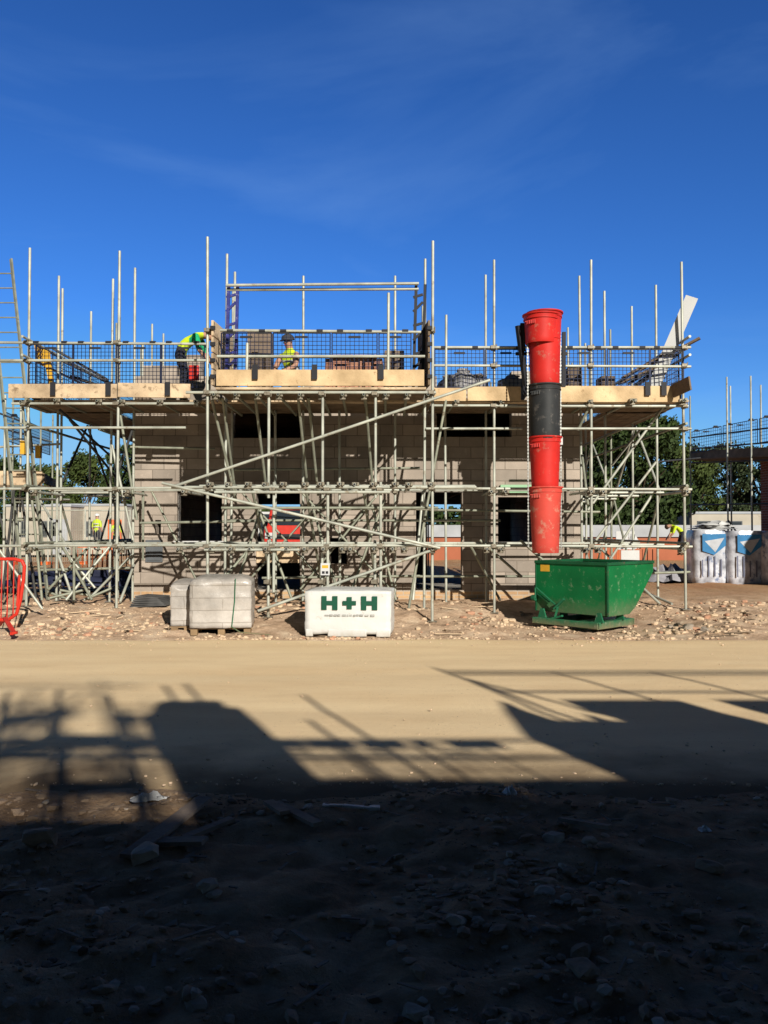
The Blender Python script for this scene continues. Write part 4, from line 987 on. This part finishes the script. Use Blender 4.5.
# bending worker on the deck (back toward left, head right, arms reaching down)
bend=dict(pelvis=(-.24,0,.92),waist=(-.18,0,1.08),chest=(.04,0,1.24),neck=(.20,-.02,1.24),head=(.31,-.03,1.20),crown=(.40,-.03,1.17),look=(.3,-.3,-1),
 shL=(.08,.19,1.20),elL=(.18,.2,.93),wrL=(.30,.12,.74),shR=(.08,-.19,1.20),elR=(.14,-.22,.92),wrR=(.30,-.15,.74),
 hipL=(-.26,.10,.86),knL=(-.16,.12,.48),anL=(-.26,.12,.08),toL=(-.12,.13,.04),hipR=(-.26,-.10,.86),knR=(-.12,-.12,.48),anR=(-.22,-.12,.08),toR=(-.07,-.13,.04))
kneel=dict(pelvis=(0,.08,.52),waist=(0,.04,.70),chest=(.02,-.02,.94),neck=(.02,-.03,1.10),head=(.03,-.07,1.21),crown=(.03,-.08,1.30),
 shL=(.20,-.02,1.0),elL=(.27,-.12,.74),wrL=(.12,-.32,.62),shR=(-.18,-.02,1.0),elR=(-.26,-.12,.74),wrR=(-.10,-.34,.60),
 hipL=(.10,.06,.48),knL=(.14,-.16,.09),anL=(.14,.26,.09),toL=(.14,.38,.05),hipR=(-.10,.06,.48),knR=(-.14,-.16,.09),anR=(-.14,.26,.09),toR=(-.14,.38,.05))
cols_v=dict(torso='hivis',sleeve='hivis',fore='skin',hand='skin',legs='trouser')
person('worker in green shirt and yellow vest bending over at the bay end',bend,{},dict(torso='hivis',sleeve='tee',fore='skin',hand='skin',legs='trouser'),(X(193,15.1),15.1,DECK),0,helmet=False,vest=None)
# yellow vest back panel on the bending worker, child of that person
pr=[o for o in bpy.data.objects if o.get('label','').startswith('worker in green')][0]
MB().box((-.02,-.32,.35),(.16,-.24,.62)).obj('bucket',M['red_paint'],parent=pr,bevel=.02)
person('worker in dark cap and yellow vest kneeling on the loading bay',kneel,{},dict(torso='hivis',sleeve='skin',fore='skin',hand='skin',legs='trouser_g'),(X(289,15.7),15.7,DECK),R(-35),helmet=True,hatmat='hat_d',vest=True)
person('worker in white helmet and yellow vest nearest the cabin fence',stand,{},cols_v,(X(97,40),40,.6),R(160),helmet=True,vest=True)
person('worker in yellow vest behind the left scaffold leg',stand,{},cols_v,(X(116.5,39),39,.35),R(200),helmet=True,vest=True)
person('worker in yellow shirt bending in front of the brick wall',bend,{},cols_v,(X(676,34),34,.55),R(180),helmet=False)

# ------------------------------------------------------------------ red barrier at the left
bar=thing('crowd_barrier','red tubular steel barrier on flat feet at the left edge','barrier',(X(10,12.6),12.6,0))
def P3(px,py,D=12.6): return at(px,py,D)-Vector((X(10,12.6),12.6,0))
pts=[P3(-40,559),P3(14,559),P3(22,561),P3(24.5,566),P3(23.5,580),P3(20.5,600),P3(16.5,614),P3(8,620),P3(-40,620)]
g=MB()
for a,b in zip(pts,pts[1:]): g.tube(a,b,.026,10); 
for a in pts[1:-1]: g.lathe([(0,-.026),(.018,-.018),(.026,0),(.018,.018),(0,.026)],a,10)
g.obj('frame',M['red_paint'],parent=bar,smooth=True)
for px in (2,8,14): MB().tube(P3(px,561),P3(px-1,619),.009,8).obj('upright',M['red_paint'],parent=bar)
for px in (19.5,): MB().tube(P3(px,575),P3(px-2,606),.022,8).obj('upright',M['red_paint'],parent=bar)
MB().beam(P3(5,618,12.6),P3(14,633,12.0),.06,.03).beam(P3(5,618,12.6),P3(-4,628,12.8),.06,.03).box(P3(10,635,12.0),P3(18,631,12.15)).obj('foot',M['red_paint'],parent=bar)
p,q=at(-8,540,13.6),at(42.5,609,13.6)
tag(MB().tube(p,q,.022,10).obj('scaffold_tube',M['steel'],origin=p,smooth=True),'loose pale tube propped over the red barrier','tube')
for i,(a,b) in enumerate([((50,598),(84,590)),((60,590),(92,596)),((84,600),(112,588)),((48,592),(70,600))]):
    p,q=at(*a,15.3+.15*i),at(*b,15.5+.15*i); p.z=max(p.z,ground_z(0,15)+.04); q.z=max(q.z,ground_z(0,15)+.06)
    tag(MB().tube(p,q,.024,10).obj('scaffold_tube',M['steel_dull'],origin=p,smooth=True),['loose tube lying lowest on the left rubble','loose tube crossing the others on the left rubble','loose tube nearest the wall corner on the rubble','loose tube at the far left of the tubes on the rubble'][i],'tube','loose tubes on the rubble')
crumple('shade_sheet',at(75,588,18.5)+Vector((0,0,0)),3.6,1.5,.45,M['shade_blue'],'dark blue tarpaulin standing in for the shadow beyond the left scaffold legs','shade_sheet',4)  # dark sheet added where only shadow lies
# ladder
lad=thing('ladder','long aluminium ladder leaning up beyond the left frame edge','ladder',(0,0,0))
a0,a1=at(11,259,16.8),at(48,600,15.8); off=Vector((-.46,0,.0))
MB().beam(a0,a1,.035,.07).obj('rail',M['steel_dull'],parent=lad); MB().beam(a0+off,a1+off,.035,.07).obj('rail',M['steel_dull'],parent=lad)
n=22
for k in range(1,n):
    c=a0+(a1-a0)*(k/n); MB().tube(c,c+off,.014,8).obj('rung',M['steel_dull'],parent=lad)

# ------------------------------------------------------------------ neighbouring scaffolds
S2=Scaff('scaffold','smaller tube scaffold with a low deck at the left edge of the photo',(-8.2,18.5,.2))
for px,D,yt in ((4,16.6,395),(20,18,400),(-12,18,380),(40,21,405),(52,24,415),(28,24,400),(12,21,398)):
    S2.standard(X(px,D),D,Z(yt,D),m='steel' if D<20 else 'steel_dull')
for (a,b,y0,y1,D) in ((-30,58,472,487,17),): 
    S2.board((X(a,17),17,Z(478,17)),(X(42,17),17.0,Z(478,17)),'board','toe_board',w=.29,h=.04,up=(0,1,0)); S2.board((X(42,17)+.02,17,Z(478,17)),(X(58,20.5),20.5,Z(486,20.5)),'board_grey','toe_board',w=.2,h=.04,up=(1,0,0))
    for j in range(5): S2.board((X(a,17),17.1+j*.235,Z(486,17)),(X(42,17),17.1+j*.235,Z(486,17)),'board_grey')
S2.tube('guard_rail',at(-20,448,17),at(60,444,17.2)); S2.tube('guard_rail',at(-20,497,17),at(70,500,17.2)); S2.tube('ledger',at(-20,520,17),at(40,520,17.5),'steel_dull')
S2.tube('guard_rail',at(-10,410,20),at(52,432,24)); S2.tube('guard_rail',at(-10,425,20),at(52,442,24),'steel_dull')
p,q=at(5,440,20),at(50,446,24); S2.guard(p.x,p.y,q.x,q.y,p.z,Z(412,20),.08)
S2.part(MB().box(at(20,455,16.9),at(26,441,16.98)).box(at(35,458,16.9),at(42,446,16.98)),'yellow_tag',M['yellow'])
S2.tube('brace',at(-4,500,16.8),at(20,600,16.8),'steel_dark'); S2.tube('brace',at(18,495,17.8),at(10,600,17.8),'steel_dark')
S2.tube('brace',at(30,500,18),at(54,545,18),'steel_dark')

S3=Scaff('scaffold','tube scaffold with dark guards round the brick building at the right edge',(10,24,.2))
for px,D,yt in ((691,26,396),(728,24,377),(731.5,25.5,386),(752,23,376),(762,24.6,385)):
    S3.standard(X(px,D),D,Z(yt,D),m='steel' if yt<390 else 'steel_dull')
a0=at(689,440,26.5); b0=at(800,424,21.5)
for (ya,yb) in ((438,424),(449,440),(463,459),(505,503)):
    p,q=at(689,ya,26.5),at(800,yb,21.5); S3.tube('ledger',p,q,'steel_dark')
p,q=at(690,455,26.4),at(800,450,21.6); S3.board(p,q,'board_grey','toe_board',w=.24,h=.04,up=(0,1,0))
for j in range(5): S3.board(p+Vector((.0+.2*j,.16*j,-.13)),q+Vector((.2*j,.16*j,-.13)),'board_grey')
for k in range(3):
    u,v=p+(q-p)*(k/3+.01),p+(q-p)*((k+1)/3-.01); S3.guard(u.x,u.y-.03,v.x,v.y-.03,p.z+.05,p.z+.72,.09)
S3.tube('brace',at(728,520,24),at(760,565,23.5),'steel_dark'); S3.tube('ledger',at(655,462,21),at(700,458,24),'steel_dark')
bh=thing('brick_house','red brick house wall cut off by the right edge','house',(X(761,24.5),16.2,0))
MB().box((0,0,0),(8,8.3,3.6)).obj('wall',M['brick_red'],parent=bh); MB().box((-.02,-.02,3.6),(8,8.3,3.7)).box((.3,.3,3.7),(7.7,8.0,4.1)).obj('wall_plate',M['timber'],parent=bh)

# ------------------------------------------------------------------ distance: brick wall, cabins, fence, barriers, van
bw=thing('boundary_wall','long low brick wall with grey capping beyond the site','wall',(X(600,42),42,0))
MB().box((-22,0,0),(14,.3,1.25)).obj('wall_face',mat('orange_brick',(.42,.14,.075),.9,0,.15,.8,.1,3),parent=bw); MB().box((-22,-.12,1.25),(14,.5,1.30)).box((-22,-.10,1.30),(14,.42,1.85)).obj('capping',M['roofgrey'],parent=bw)
for i,(px,D,w,h,lab) in enumerate([(38,46,3.6,2.9,'cream site cabin furthest left behind the mesh fence'),(88,48,4.2,3.0,'cream site cabin with the brick red door, right of the first'),(128,50,3.0,2.8,'narrow cream cabin at the wall corner'),(735,46,5,2.5,'low white van body cabin beyond the insulation bundles')]):
    cb_=thing('site_cabin',lab,'cabin',(X(px,D)-w/2,D,.0),0,'site cabins beyond the plots')
    MB().box((0,0,.2),(w,2.4,h)).obj('cabin_wall',M['cabin'],parent=cb_,bevel=.03); MB().box((-.05,-.05,h),(w+.05,2.45,h+.12)).obj('roof',M['roofgrey'],parent=cb_)
    for k in range(2):
        f=MB().box((.4+k*1.6,-.03,1.2),(1.3+k*1.6,-.003,2.1)).obj('window',M['grey_box'],parent=cb_); MB().box((.46+k*1.6,-.04,1.26),(1.24+k*1.6,-.031,2.04)).obj('pane',M['glass'],parent=f)
    MB().box((w-.95,-.04,.25),(w-.15,-.003,2.2)).obj('door',M['orange_pl'] if i==1 else M['roofgrey'],parent=cb_)
for i,(px0,px1,D) in enumerate([(14,48,36),(48.5,85,36),(85.5,130,36.4)]):
    x0,x1=X(px0,D),X(px1,D); f=thing('mesh_fence',['site mesh fence panel furthest left before the cabins','middle site mesh fence panel before the cabins','mesh fence panel nearest the wall corner'][i],'fence',(x0,D,.1),0,'mesh fence panels before the cabins')
    g=MB(); w=x1-x0; n=18
    for k in range(n): g.beam((w*k/n,0,.15),(w*k/n,0,2.3),.008,.008)
    for z in (.15,.8,1.5): g.beam((0,0,z),(w,0,z),.01,.01)
    g.obj('mesh_infill',M['steel'],parent=f)
    MB().tube((0,0,0),(0,0,2.4),.03,8).tube((w,0,0),(w,0,2.4),.03,8).tube((0,0,2.35),(w,0,2.35),.03,8).obj('frame',M['steel'],parent=f); MB().box((-.2,-.3,0),(.1,.3,.14)).obj('foot',M['orange_pl'],parent=f)
def barrier(px,D,w,lab,rz=0,base=.1):
    r=thing('plastic_barrier',lab,'barrier',(X(px,D),D,base),rz,'orange plastic barriers')
    g=MB(); g.box((0,-.03,.93),(w,.03,1.0)); g.box((0,-.03,.15),(w,.03,.20)); n=int(w/.16)
    for k in range(n+1): g.box((w*k/n-.012 if k else 0,-.015,.28),(w*k/n+.012,.015,.85))
    g.obj('panel',M['orange_pl'],parent=r); MB().box((.1,-.25,0),(.22,.25,.15)).box((w-.22,-.25,0),(w-.1,.25,.15)).obj('foot',M['rubber'],parent=r)
for (px,D,w,lab) in [(78,27,1.3,'orange barrier beyond the left scaffold, left one'),(102,27.3,1.3,'orange barrier beyond the left scaffold, by the house corner'),(597,27,.7,'orange barrier seen just above the skip'),(612,28,.5,'orange barrier between the skip and the blank white notice'),(642,28,.35,'orange barrier right of the blank white notice')]: barrier(px,D,w,lab)
pp=thing('stacked_panels','white framed panels stood upright before the brick wall','panels',(X(616,34),34,.1))
for k in range(3): MB().box((k*.28,k*.05,.7),(k*.28+.24,k*.05+.04,1.45)).obj('panel',M['white'],parent=pp)
crumple('builders_bag',(X(632,33),33,.75),.7,.6,.6,M['white'],'white bulging builders bag before the brick wall','bag',6)
# rear sand heap
def van(px,D,lab,body,rz=0,base=.1):
    r=thing('van',lab,'van',(X(px,D),D,base),rz)
    prof=[(-.95,.35),(.95,.35),(.95,1.15),(.82,1.25),(.70,1.95),(-.70,1.95),(-.82,1.25),(-.95,1.15)]
    MB().prism(prof,0,3.8).obj('body',M[body],parent=r,bevel=.06)
    MB().add([(-.72,-.012,1.28),(.72,-.012,1.28),(.60,-.012,1.85),(-.60,-.012,1.85)],[(0,1,2,3)]).obj('windscreen',M['glass'],parent=r)
    MB().box((-.9,-.05,.35),(.9,-.003,.62)).obj('bumper',M['grey_box'],parent=r); MB().box((-.5,-.03,.75),(.5,-.003,.95)).obj('grille',M['clip'],parent=r)
    for s in (-.75,.75): MB().box((s-.15,-.035,.78),(s+.15,-.003,1.0)).obj('headlight',M['white'],parent=r)
    for s in (-.95,.78):
        for yy in (.6,3.1): MB().tube((s,yy,.33),(s+.17,yy,.33),.33,20).obj('wheel',M['rubber'],parent=r)
van(289,31.5,'red van facing the house, seen through its open doorway','red_paint',R(6),.5)
van(264,34,'white van left of the red one, seen through the doorway','white',R(4),.4)

# ------------------------------------------------------------------ trees
def leaf_mat(name,c1,c2):
    m=bpy.data.materials.new(name); m.use_nodes=True; n=m.node_tree.nodes; l=m.node_tree.links; b=n['Principled BSDF']
    b.inputs['Roughness'].default_value=.7; b.inputs['Specular IOR Level'].default_value=.2
    tc=n.new('ShaderNodeTexCoord'); a=n.new('ShaderNodeTexNoise'); a.inputs['Scale'].default_value=.9; a.inputs['Detail'].default_value=6; l.new(tc.outputs['Object'],a.inputs[0])
    r=n.new('ShaderNodeValToRGB'); r.color_ramp.elements[0].position=.35; r.color_ramp.elements[1].position=.65; r.color_ramp.elements[0].color=(*c1,1); r.color_ramp.elements[1].color=(*c2,1)
    l.new(a.outputs['Fac'],r.inputs[0]); l.new(r.outputs[0],b.inputs['Base Color']); return m
LEAVES=[leaf_mat('leaf_dark',(.018,.035,.010),(.055,.085,.022)),leaf_mat('leaf_mid',(.03,.05,.013),(.085,.115,.03)),leaf_mat('leaf_blue',(.022,.038,.018),(.06,.08,.035))]
def tree(px,D,ytop,wpx,lab,lm,seed,n=9000,leaf=.17,base=0,low=.12):
    random.seed(seed); x=X(px,D); H=Z(ytop,D)-base; W=wpx/F_PX*D/2
    r=thing('tree',lab,'tree',(x,D,base),0,'trees beyond the site'); g=MB()
    g.tube((0,0,-.1),(.1,0,H*.45),.22*H/9,10,.13*H/9); tips=[]
    for k in range(11):
        a=random.uniform(0,2*pi); z0=H*random.uniform(.2,.5); q=Vector((cos(a)*W*random.uniform(.4,.8),sin(a)*W*.6,z0+H*random.uniform(.15,.42)))
        g.tube((.05,0,z0),q,.07*H/9,6,.02)
    g.obj('trunk',M['trunk'],parent=r,smooth=True)
    clumps=[]
    for k in range(64):
        t=random.random(); zz=H*(low+(.93-low)*t); env=(sin(pi*min(1,(.12+.80*t)))**.6)
        a=random.uniform(0,2*pi); rr=W*env*random.uniform(.35,.92)
        clumps.append((Vector((cos(a)*rr,sin(a)*rr*.75,zz)),W*random.uniform(.18,.36)))
    clumps.append((Vector((0,0,H*.9)),W*.25))
    g=MB(); per=n//len(clumps)
    for c,cr in clumps:
        for i in range(per):
            d=Vector((random.gauss(0,1),random.gauss(0,1),random.gauss(0,.8))).normalized()*cr*(random.random()**.35)*random.uniform(.75,1.15)
            p=c+d
            if p.z<.3 or p.z>H: continue
            u=Vector((random.gauss(0,1),random.gauss(0,1),random.gauss(0,.6))).normalized(); v=u.orthogonal().normalized(); s=leaf*random.uniform(.6,1.4)
            w=u.cross(v)
            g.add([p-v*s*.5,p+w*s*.3,p+v*s*.5,p-w*s*.3],[(0,1,2,3)])
    g.obj('crown',lm,parent=r)
T=[(632,46,408,128,'tall dense dark tree filling the gap right of the house',0,1,30000,.23),
 (590,50,440,60,'dark tree half hidden by the house corner',0,2,7000,.20),
 (686,58,440,70,'lower rounded tree between the tall dark one and the bluish ones',1,3,8000,.22),
 (722,62,440,74,'bluish green loose tree behind the right scaffold',2,4,8000,.22),
 (762,60,445,80,'bluish tree at the right edge of the photo',2,5,8000,.22),
 (655,66,465,110,'low dark tree far behind the tall dark one',0,6,6000,.25),
 (84,62,448,60,'yellowish green tree, lighter than the rest at left',1,8,7000,.22),
 (125,60,440,60,'dark round tree touching the left wall corner',0,9,8000,.22),
 (45,70,463,60,'low hazy tree left of the lighter one',1,10,6000,.25),
 (10,66,455,60,'tree at the far left edge of the photo',0,11,6000,.25),
 (160,70,455,70,'dark tree behind the left wall of the house',0,12,5000,.25)]
for (px,D,yt,w,lab,lm,sd,n_,lf) in T: tree(px,D,yt,w,lab,LEAVES[lm],sd,int(n_*1.4) if n_<20000 else n_,lf*1.1,low=.06)
random.seed(77)
g=MB()
for i in range(26000):
    x=random.uniform(-60,60); h=3.2+1.0*nz(x,0,.12)+.6*nz(x,0,.5)
    p=Vector((x,random.uniform(78,81),random.random()*h)); u=Vector((random.gauss(0,1),random.gauss(0,1),random.gauss(0,.6))).normalized(); v=u.orthogonal(); w=u.cross(v); s=.45*random.uniform(.6,1.3)
    g.add([p-v*s*.5,p+w*s*.4,p+v*s*.5,p-w*s*.4],[(0,1,2,3)])
o=g.obj('treeline',LEAVES[0]); o['kind']='stuff'; o['label']='far hedge and wood beyond the site'

# ------------------------------------------------------------------ the plot opposite, behind the camera: it throws the shade
op=thing('block_house','unfinished house across the track behind the viewer','house',(0,-4.6,0))
MB().box((-16,-8,0),(16,0,4.05)).obj('wall',M['block'],parent=op); 
S4=Scaff('scaffold','scaffold with loading bay across the track behind the viewer',(0,-2.8,0))
SY=-2.8
def shx(px,py,Y=SY):   # shadow point on the road -> caster at depth Y
    D=EYE*F_PX/(py-530); z=(D-Y)/ (cos(AZ)/tan(EL)); return X(px,D)+tan(AZ)*(D-Y), z
for j in range(7): 
    for k in range(8):
        if j<2 and -16+k*4<2.3: 
            if -12+k*4>2.3: S4.board((2.3,SY-.1-j*.235,3.93),(-12.02+k*4,SY-.1-j*.235,3.93),'board_grey')
            continue
        S4.board((-16+k*4,SY-.1-j*.235,3.93),(-12.02+k*4,SY-.1-j*.235,3.93),'board_grey')
for k in range(8):
    if -12+k*4>2.3: S4.board((max(2.3,-16+k*4),SY+.04,4.0),(-12.02+k*4,SY+.04,4.0),'board','toe_board',w=.15,h=.04,up=(0,1,0))
for y_ in (740,757): 
    _,z=shx(384,y_); S4.tube('guard_rail',(-10,SY,z),(5.2,SY,z))
for (px,py) in ((303,695),(308,720),(165,686),(186,684),(110,697),(60,690),(10,692),(50,712)):
    x,z=shx(px,py); S4.standard(x,SY,z)
for (a,b) in ((262,345),(350,430),(432,500)):
    x0,_=shx(a,757); x1,_=shx(b,757); S4.guard(x0,SY,x1,SY,4.0,4.5,.10)
for (px) in (285,327,375,462,478): 
    x,z=shx(px,742); S4.part(MB().box((x-.12,SY-.03,z-.08),(x+.12,SY+.02,z+.02)),'toe_clip',M['clip'])
# bay
BY=-1.5
x0,z0=shx(566,702,BY); _,zt1_=shx(566,674,BY); _,zt2_=shx(566,692,BY)
xe,_=shx(676,700,BY); xs2,_=shx(744,708,BY)
for (u,v) in ((x0,xe),(xs2,13)): S4.board((u,BY,(z0+4.0)/2),(v,BY,(z0+4.0)/2),'board','toe_board',w=z0-3.9,h=.04,up=(0,1,0))
for j in range(6): S4.board((x0-.68,BY-.12-j*.235,3.93),(13,BY-.12-j*.235,3.93),'board_grey')
xa,_=shx(445,672,BY)
S4.tube('guard_rail',(xa,BY,zt1_),(13,BY,zt1_-.0)); S4.tube('guard_rail',(xa,BY+.1,zt1_+.04),(13,BY+.1,zt1_+.04)); S4.tube('guard_rail',(x0-.4,BY,zt2_),(13,BY,zt2_))
for px,py in ((436,669),(660,674),(560,674)):
    x,z=shx(px,py,BY); S4.standard(x,BY,z+.05)
S4.board((x0-.62,BY+.01,4.09),(x0+.02,BY+.01,4.09),'board','toe_board',w=.32,h=.04,up=(0,1,0))  # filler board added to close a lit gap in the cast shadow
for k in range(2): S4.board((x0-.12,BY-.05,4.05+k*.24),(x0-.12,SY,4.05+k*.24),'board','end_board',w=.24,h=.04,up=(1,0,0))  # second side panel, added to close the same gap
for k in range(3): S4.board((x0-.60,BY,4.05+k*.24),(x0-.60,SY,4.05+k*.24),'board','end_board',w=.24,h=.04,up=(1,0,0))
S4.tube('brace',(xa,BY,zt1_),(x0-.1,SY,4.1)); S4.tube('brace',(xa+.1,BY-.3,zt1_),(x0+.9,SY,4.2))
# pallets and bags standing on that deck
def shade_pile(px,py,wm,lab,Y=SY-.5,name='wrapped_pallet',dd=.5):
    x,z=shx(px,py,Y); root=thing(name,lab,'pallet',(x,Y,3.95)); h=z-3.95
    MB().box((-wm/2,-dd/2,0),(wm/2,dd/2,h-.16)).box((-wm/2+.10,-dd/2+.05,h-.16),(wm/2-.10,dd/2-.05,h)).obj('wrapped_load',M['film'],parent=root,bevel=.1); MB().box((-wm/2,-dd/2,-.02),(wm/2,dd/2,.0)).obj('pallet',M['timber'],parent=root)
shade_pile(187,703,.80,'rounded wrapped pallet on the opposite deck, tallest')

for (pa,pb,pt,pd) in ((46,125,734,744),(55,150,779,790)):  # unseen bars on legs, added only for shadow bands on the track
    xa,za=shx(pa,pt,SY-.9); xb,_=shx(pb,pt,SY-.9); _,zb0=shx(pa,pd,SY-.9)
    t=thing('occluder','trestle added unseen over the opposite deck '+('with a high top' if pa==46 else 'with a low top'),'occluder',(0,0,0)); MB().box((xa,SY-1.0,zb0),(xb,SY-.9,za)).obj('shadow_bar',M['board'],parent=t)
    for xx in (xa+.1,xb-.1): MB().beam((xx,SY-.95,3.95),(xx+.1,SY-.95,zb0),.035,.035).obj('leg',M['board'],parent=t)
# unseen tubes and boards added past that house for soft shadow
for px,py in ((16,700),(34,690),(52,708),(100,680),(118,706),(150,700),(5,720)):
    x,z=shx(px,py,-13.5); S4.standard(x,-13.5,z)
xa,z=shx(-60,686,-13.5); xb,_=shx(140,686,-13.5); S4.tube('guard_rail',(xa,-13.5,z),(xb,-13.5,z)); S4.tube('guard_rail',(xa,-13.5,z-.5),(xb,-13.5,z-.5))

for k in range(16):
    px=random.uniform(0,150); x,z=shx(px,random.uniform(690,740),-9-k*.4); S4.tube('brace',(x,-9-k*.4,z),(x+random.uniform(-1.1,1.1),-9-k*.4,z-random.uniform(.8,1.8)))  # random tubes added to tangle the soft shadow
for k,(px,py,ww) in enumerate([(20,722,.35),(62,716,.25),(128,722,.3),(140,748,.35),(25,752,.4)]):
    x,z=shx(px,py,-12); S4.part(MB().beam((x-ww/2,-12,z),(x+ww/2,-12,z+.1),.04,.22),'end_board',M['board'])  # floating boards added for soft shadow patches

# ------------------------------------------------------------------ light, sky, camera
sun=bpy.data.lights.new('sun','SUN'); sun.energy=5.0; sun.angle=R(.55); sun.color=(1,.95,.85)
so=bpy.data.objects.new('sun',sun); COL.objects.link(so)
dirv=Vector((-sin(AZ)*cos(EL),cos(AZ)*cos(EL),-sin(EL))); so.rotation_euler=dirv.to_track_quat('-Z','Y').to_euler(); so.location=(10,-20,20)
w=bpy.data.worlds.new('World'); scene.world=w; w.use_nodes=True; n=w.node_tree.nodes; l=w.node_tree.links
bg=n['Background']; sky=n.new('ShaderNodeTexSky'); sky.sky_type='NISHITA'; sky.sun_disc=False; sky.sun_elevation=EL
# sun stands at world azimuth (sin AZ, -cos AZ): rotation measured from +Y clockwise
sky.sun_rotation=math.atan2(sin(AZ),-cos(AZ)); sky.air_density=1.0; sky.dust_density=.3; sky.ozone_density=3.0; sky.altitude=0
tc=n.new('ShaderNodeTexCoord'); mp=n.new('ShaderNodeMapping'); mp.inputs['Scale'].default_value=(1.2,1.2,4.5); mp.inputs['Rotation'].default_value=(0,R(-14),0); mp.inputs['Location'].default_value=(2.3,1.1,.7)
l.new(tc.outputs['Generated'],mp.inputs[0]); cn=n.new('ShaderNodeTexNoise'); cn.inputs['Scale'].default_value=1.6; cn.inputs['Detail'].default_value=6; cn.inputs['Roughness'].default_value=.55; cn.inputs['Distortion'].default_value=.6
l.new(mp.outputs[0],cn.inputs['Vector']); cr=n.new('ShaderNodeValToRGB'); cr.color_ramp.elements[0].position=.50; cr.color_ramp.elements[1].position=.85; cr.color_ramp.elements[1].color=(.19,.19,.19,1); l.new(cn.outputs['Fac'],cr.inputs[0])
tint=n.new('ShaderNodeMixRGB'); tint.blend_type='MULTIPLY'; tint.inputs[0].default_value=1; tint.inputs[2].default_value=(.50,.86,1.30,1); l.new(sky.outputs[0],tint.inputs[1])
mx=n.new('ShaderNodeMixRGB'); l.new(cr.outputs[0],mx.inputs[0]); l.new(tint.outputs[0],mx.inputs[1]); mx.inputs[2].default_value=(5.5,7.0,9.5,1)
def vmath(op,a,b):
    v=n.new('ShaderNodeVectorMath'); v.operation=op; l.new(a,v.inputs[0])
    if isinstance(b,tuple): v.inputs[1].default_value=b
    else: l.new(b,v.inputs[1])
    return v.outputs[0]
SK_G,SK_K=1.1,(.70,.89,1.06)
g0=vmath('MULTIPLY',mx.outputs[0],(.1,.1,.1)); gm=n.new('ShaderNodeGamma'); gm.inputs[1].default_value=SK_G; l.new(g0,gm.inputs[0])
g1=vmath('MULTIPLY',gm.outputs[0],tuple(10*k for k in SK_K)); g1=vmath('MINIMUM',g1,(1.6,4.6,9.0))
sz=n.new('ShaderNodeSeparateXYZ'); l.new(tc.outputs['Generated'],sz.inputs[0])
er=n.new('ShaderNodeValToRGB'); e=er.color_ramp.elements; e[0].position=.0; e[0].color=(1.9,1.32,1.0,1); e[1].position=.9; e[1].color=(.05,.05,.05,1)
k_=e.new(.26); k_.color=(1.04,1.02,1,1); k_=e.new(.54); k_.color=(.90,.90,.90,1); k_=e.new(.66); k_.color=(.15,.15,.15,1)  # overhead sky darkened to lower the fill in shade
l.new(sz.outputs['Z'],er.inputs[0]); g2=vmath('MULTIPLY',g1,er.outputs[0])
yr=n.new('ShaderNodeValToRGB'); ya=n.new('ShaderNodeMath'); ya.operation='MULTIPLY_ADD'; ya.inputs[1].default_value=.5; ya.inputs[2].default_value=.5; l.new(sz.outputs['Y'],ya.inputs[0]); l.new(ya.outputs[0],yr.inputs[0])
e=yr.color_ramp.elements; e[0].position=.42; e[0].color=(.85,.42,.22,1); e[1].position=.62; e[1].color=(1,1,1,1); g2=vmath('MULTIPLY',g2,yr.outputs[0])  # unseen rear half of the sky dimmed and warmed to deepen shade
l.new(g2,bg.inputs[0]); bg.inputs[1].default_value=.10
cam=bpy.data.cameras.new('camera'); co=bpy.data.objects.new('camera',cam); COL.objects.link(co); scene.camera=co
cam.sensor_fit='VERTICAL'; cam.sensor_height=36; cam.lens=F_PX/1024*36; cam.clip_end=3000; cam.clip_start=.05
co.location=(0,0,EYE); co.rotation_euler=(pi/2+PITCH,0,0)
scene.cycles.diffuse_bounces=1; scene.cycles.max_bounces=6
scene.view_settings.view_transform='Standard'; scene.view_settings.look='None'; scene.view_settings.exposure=0; scene.view_settings.gamma=1
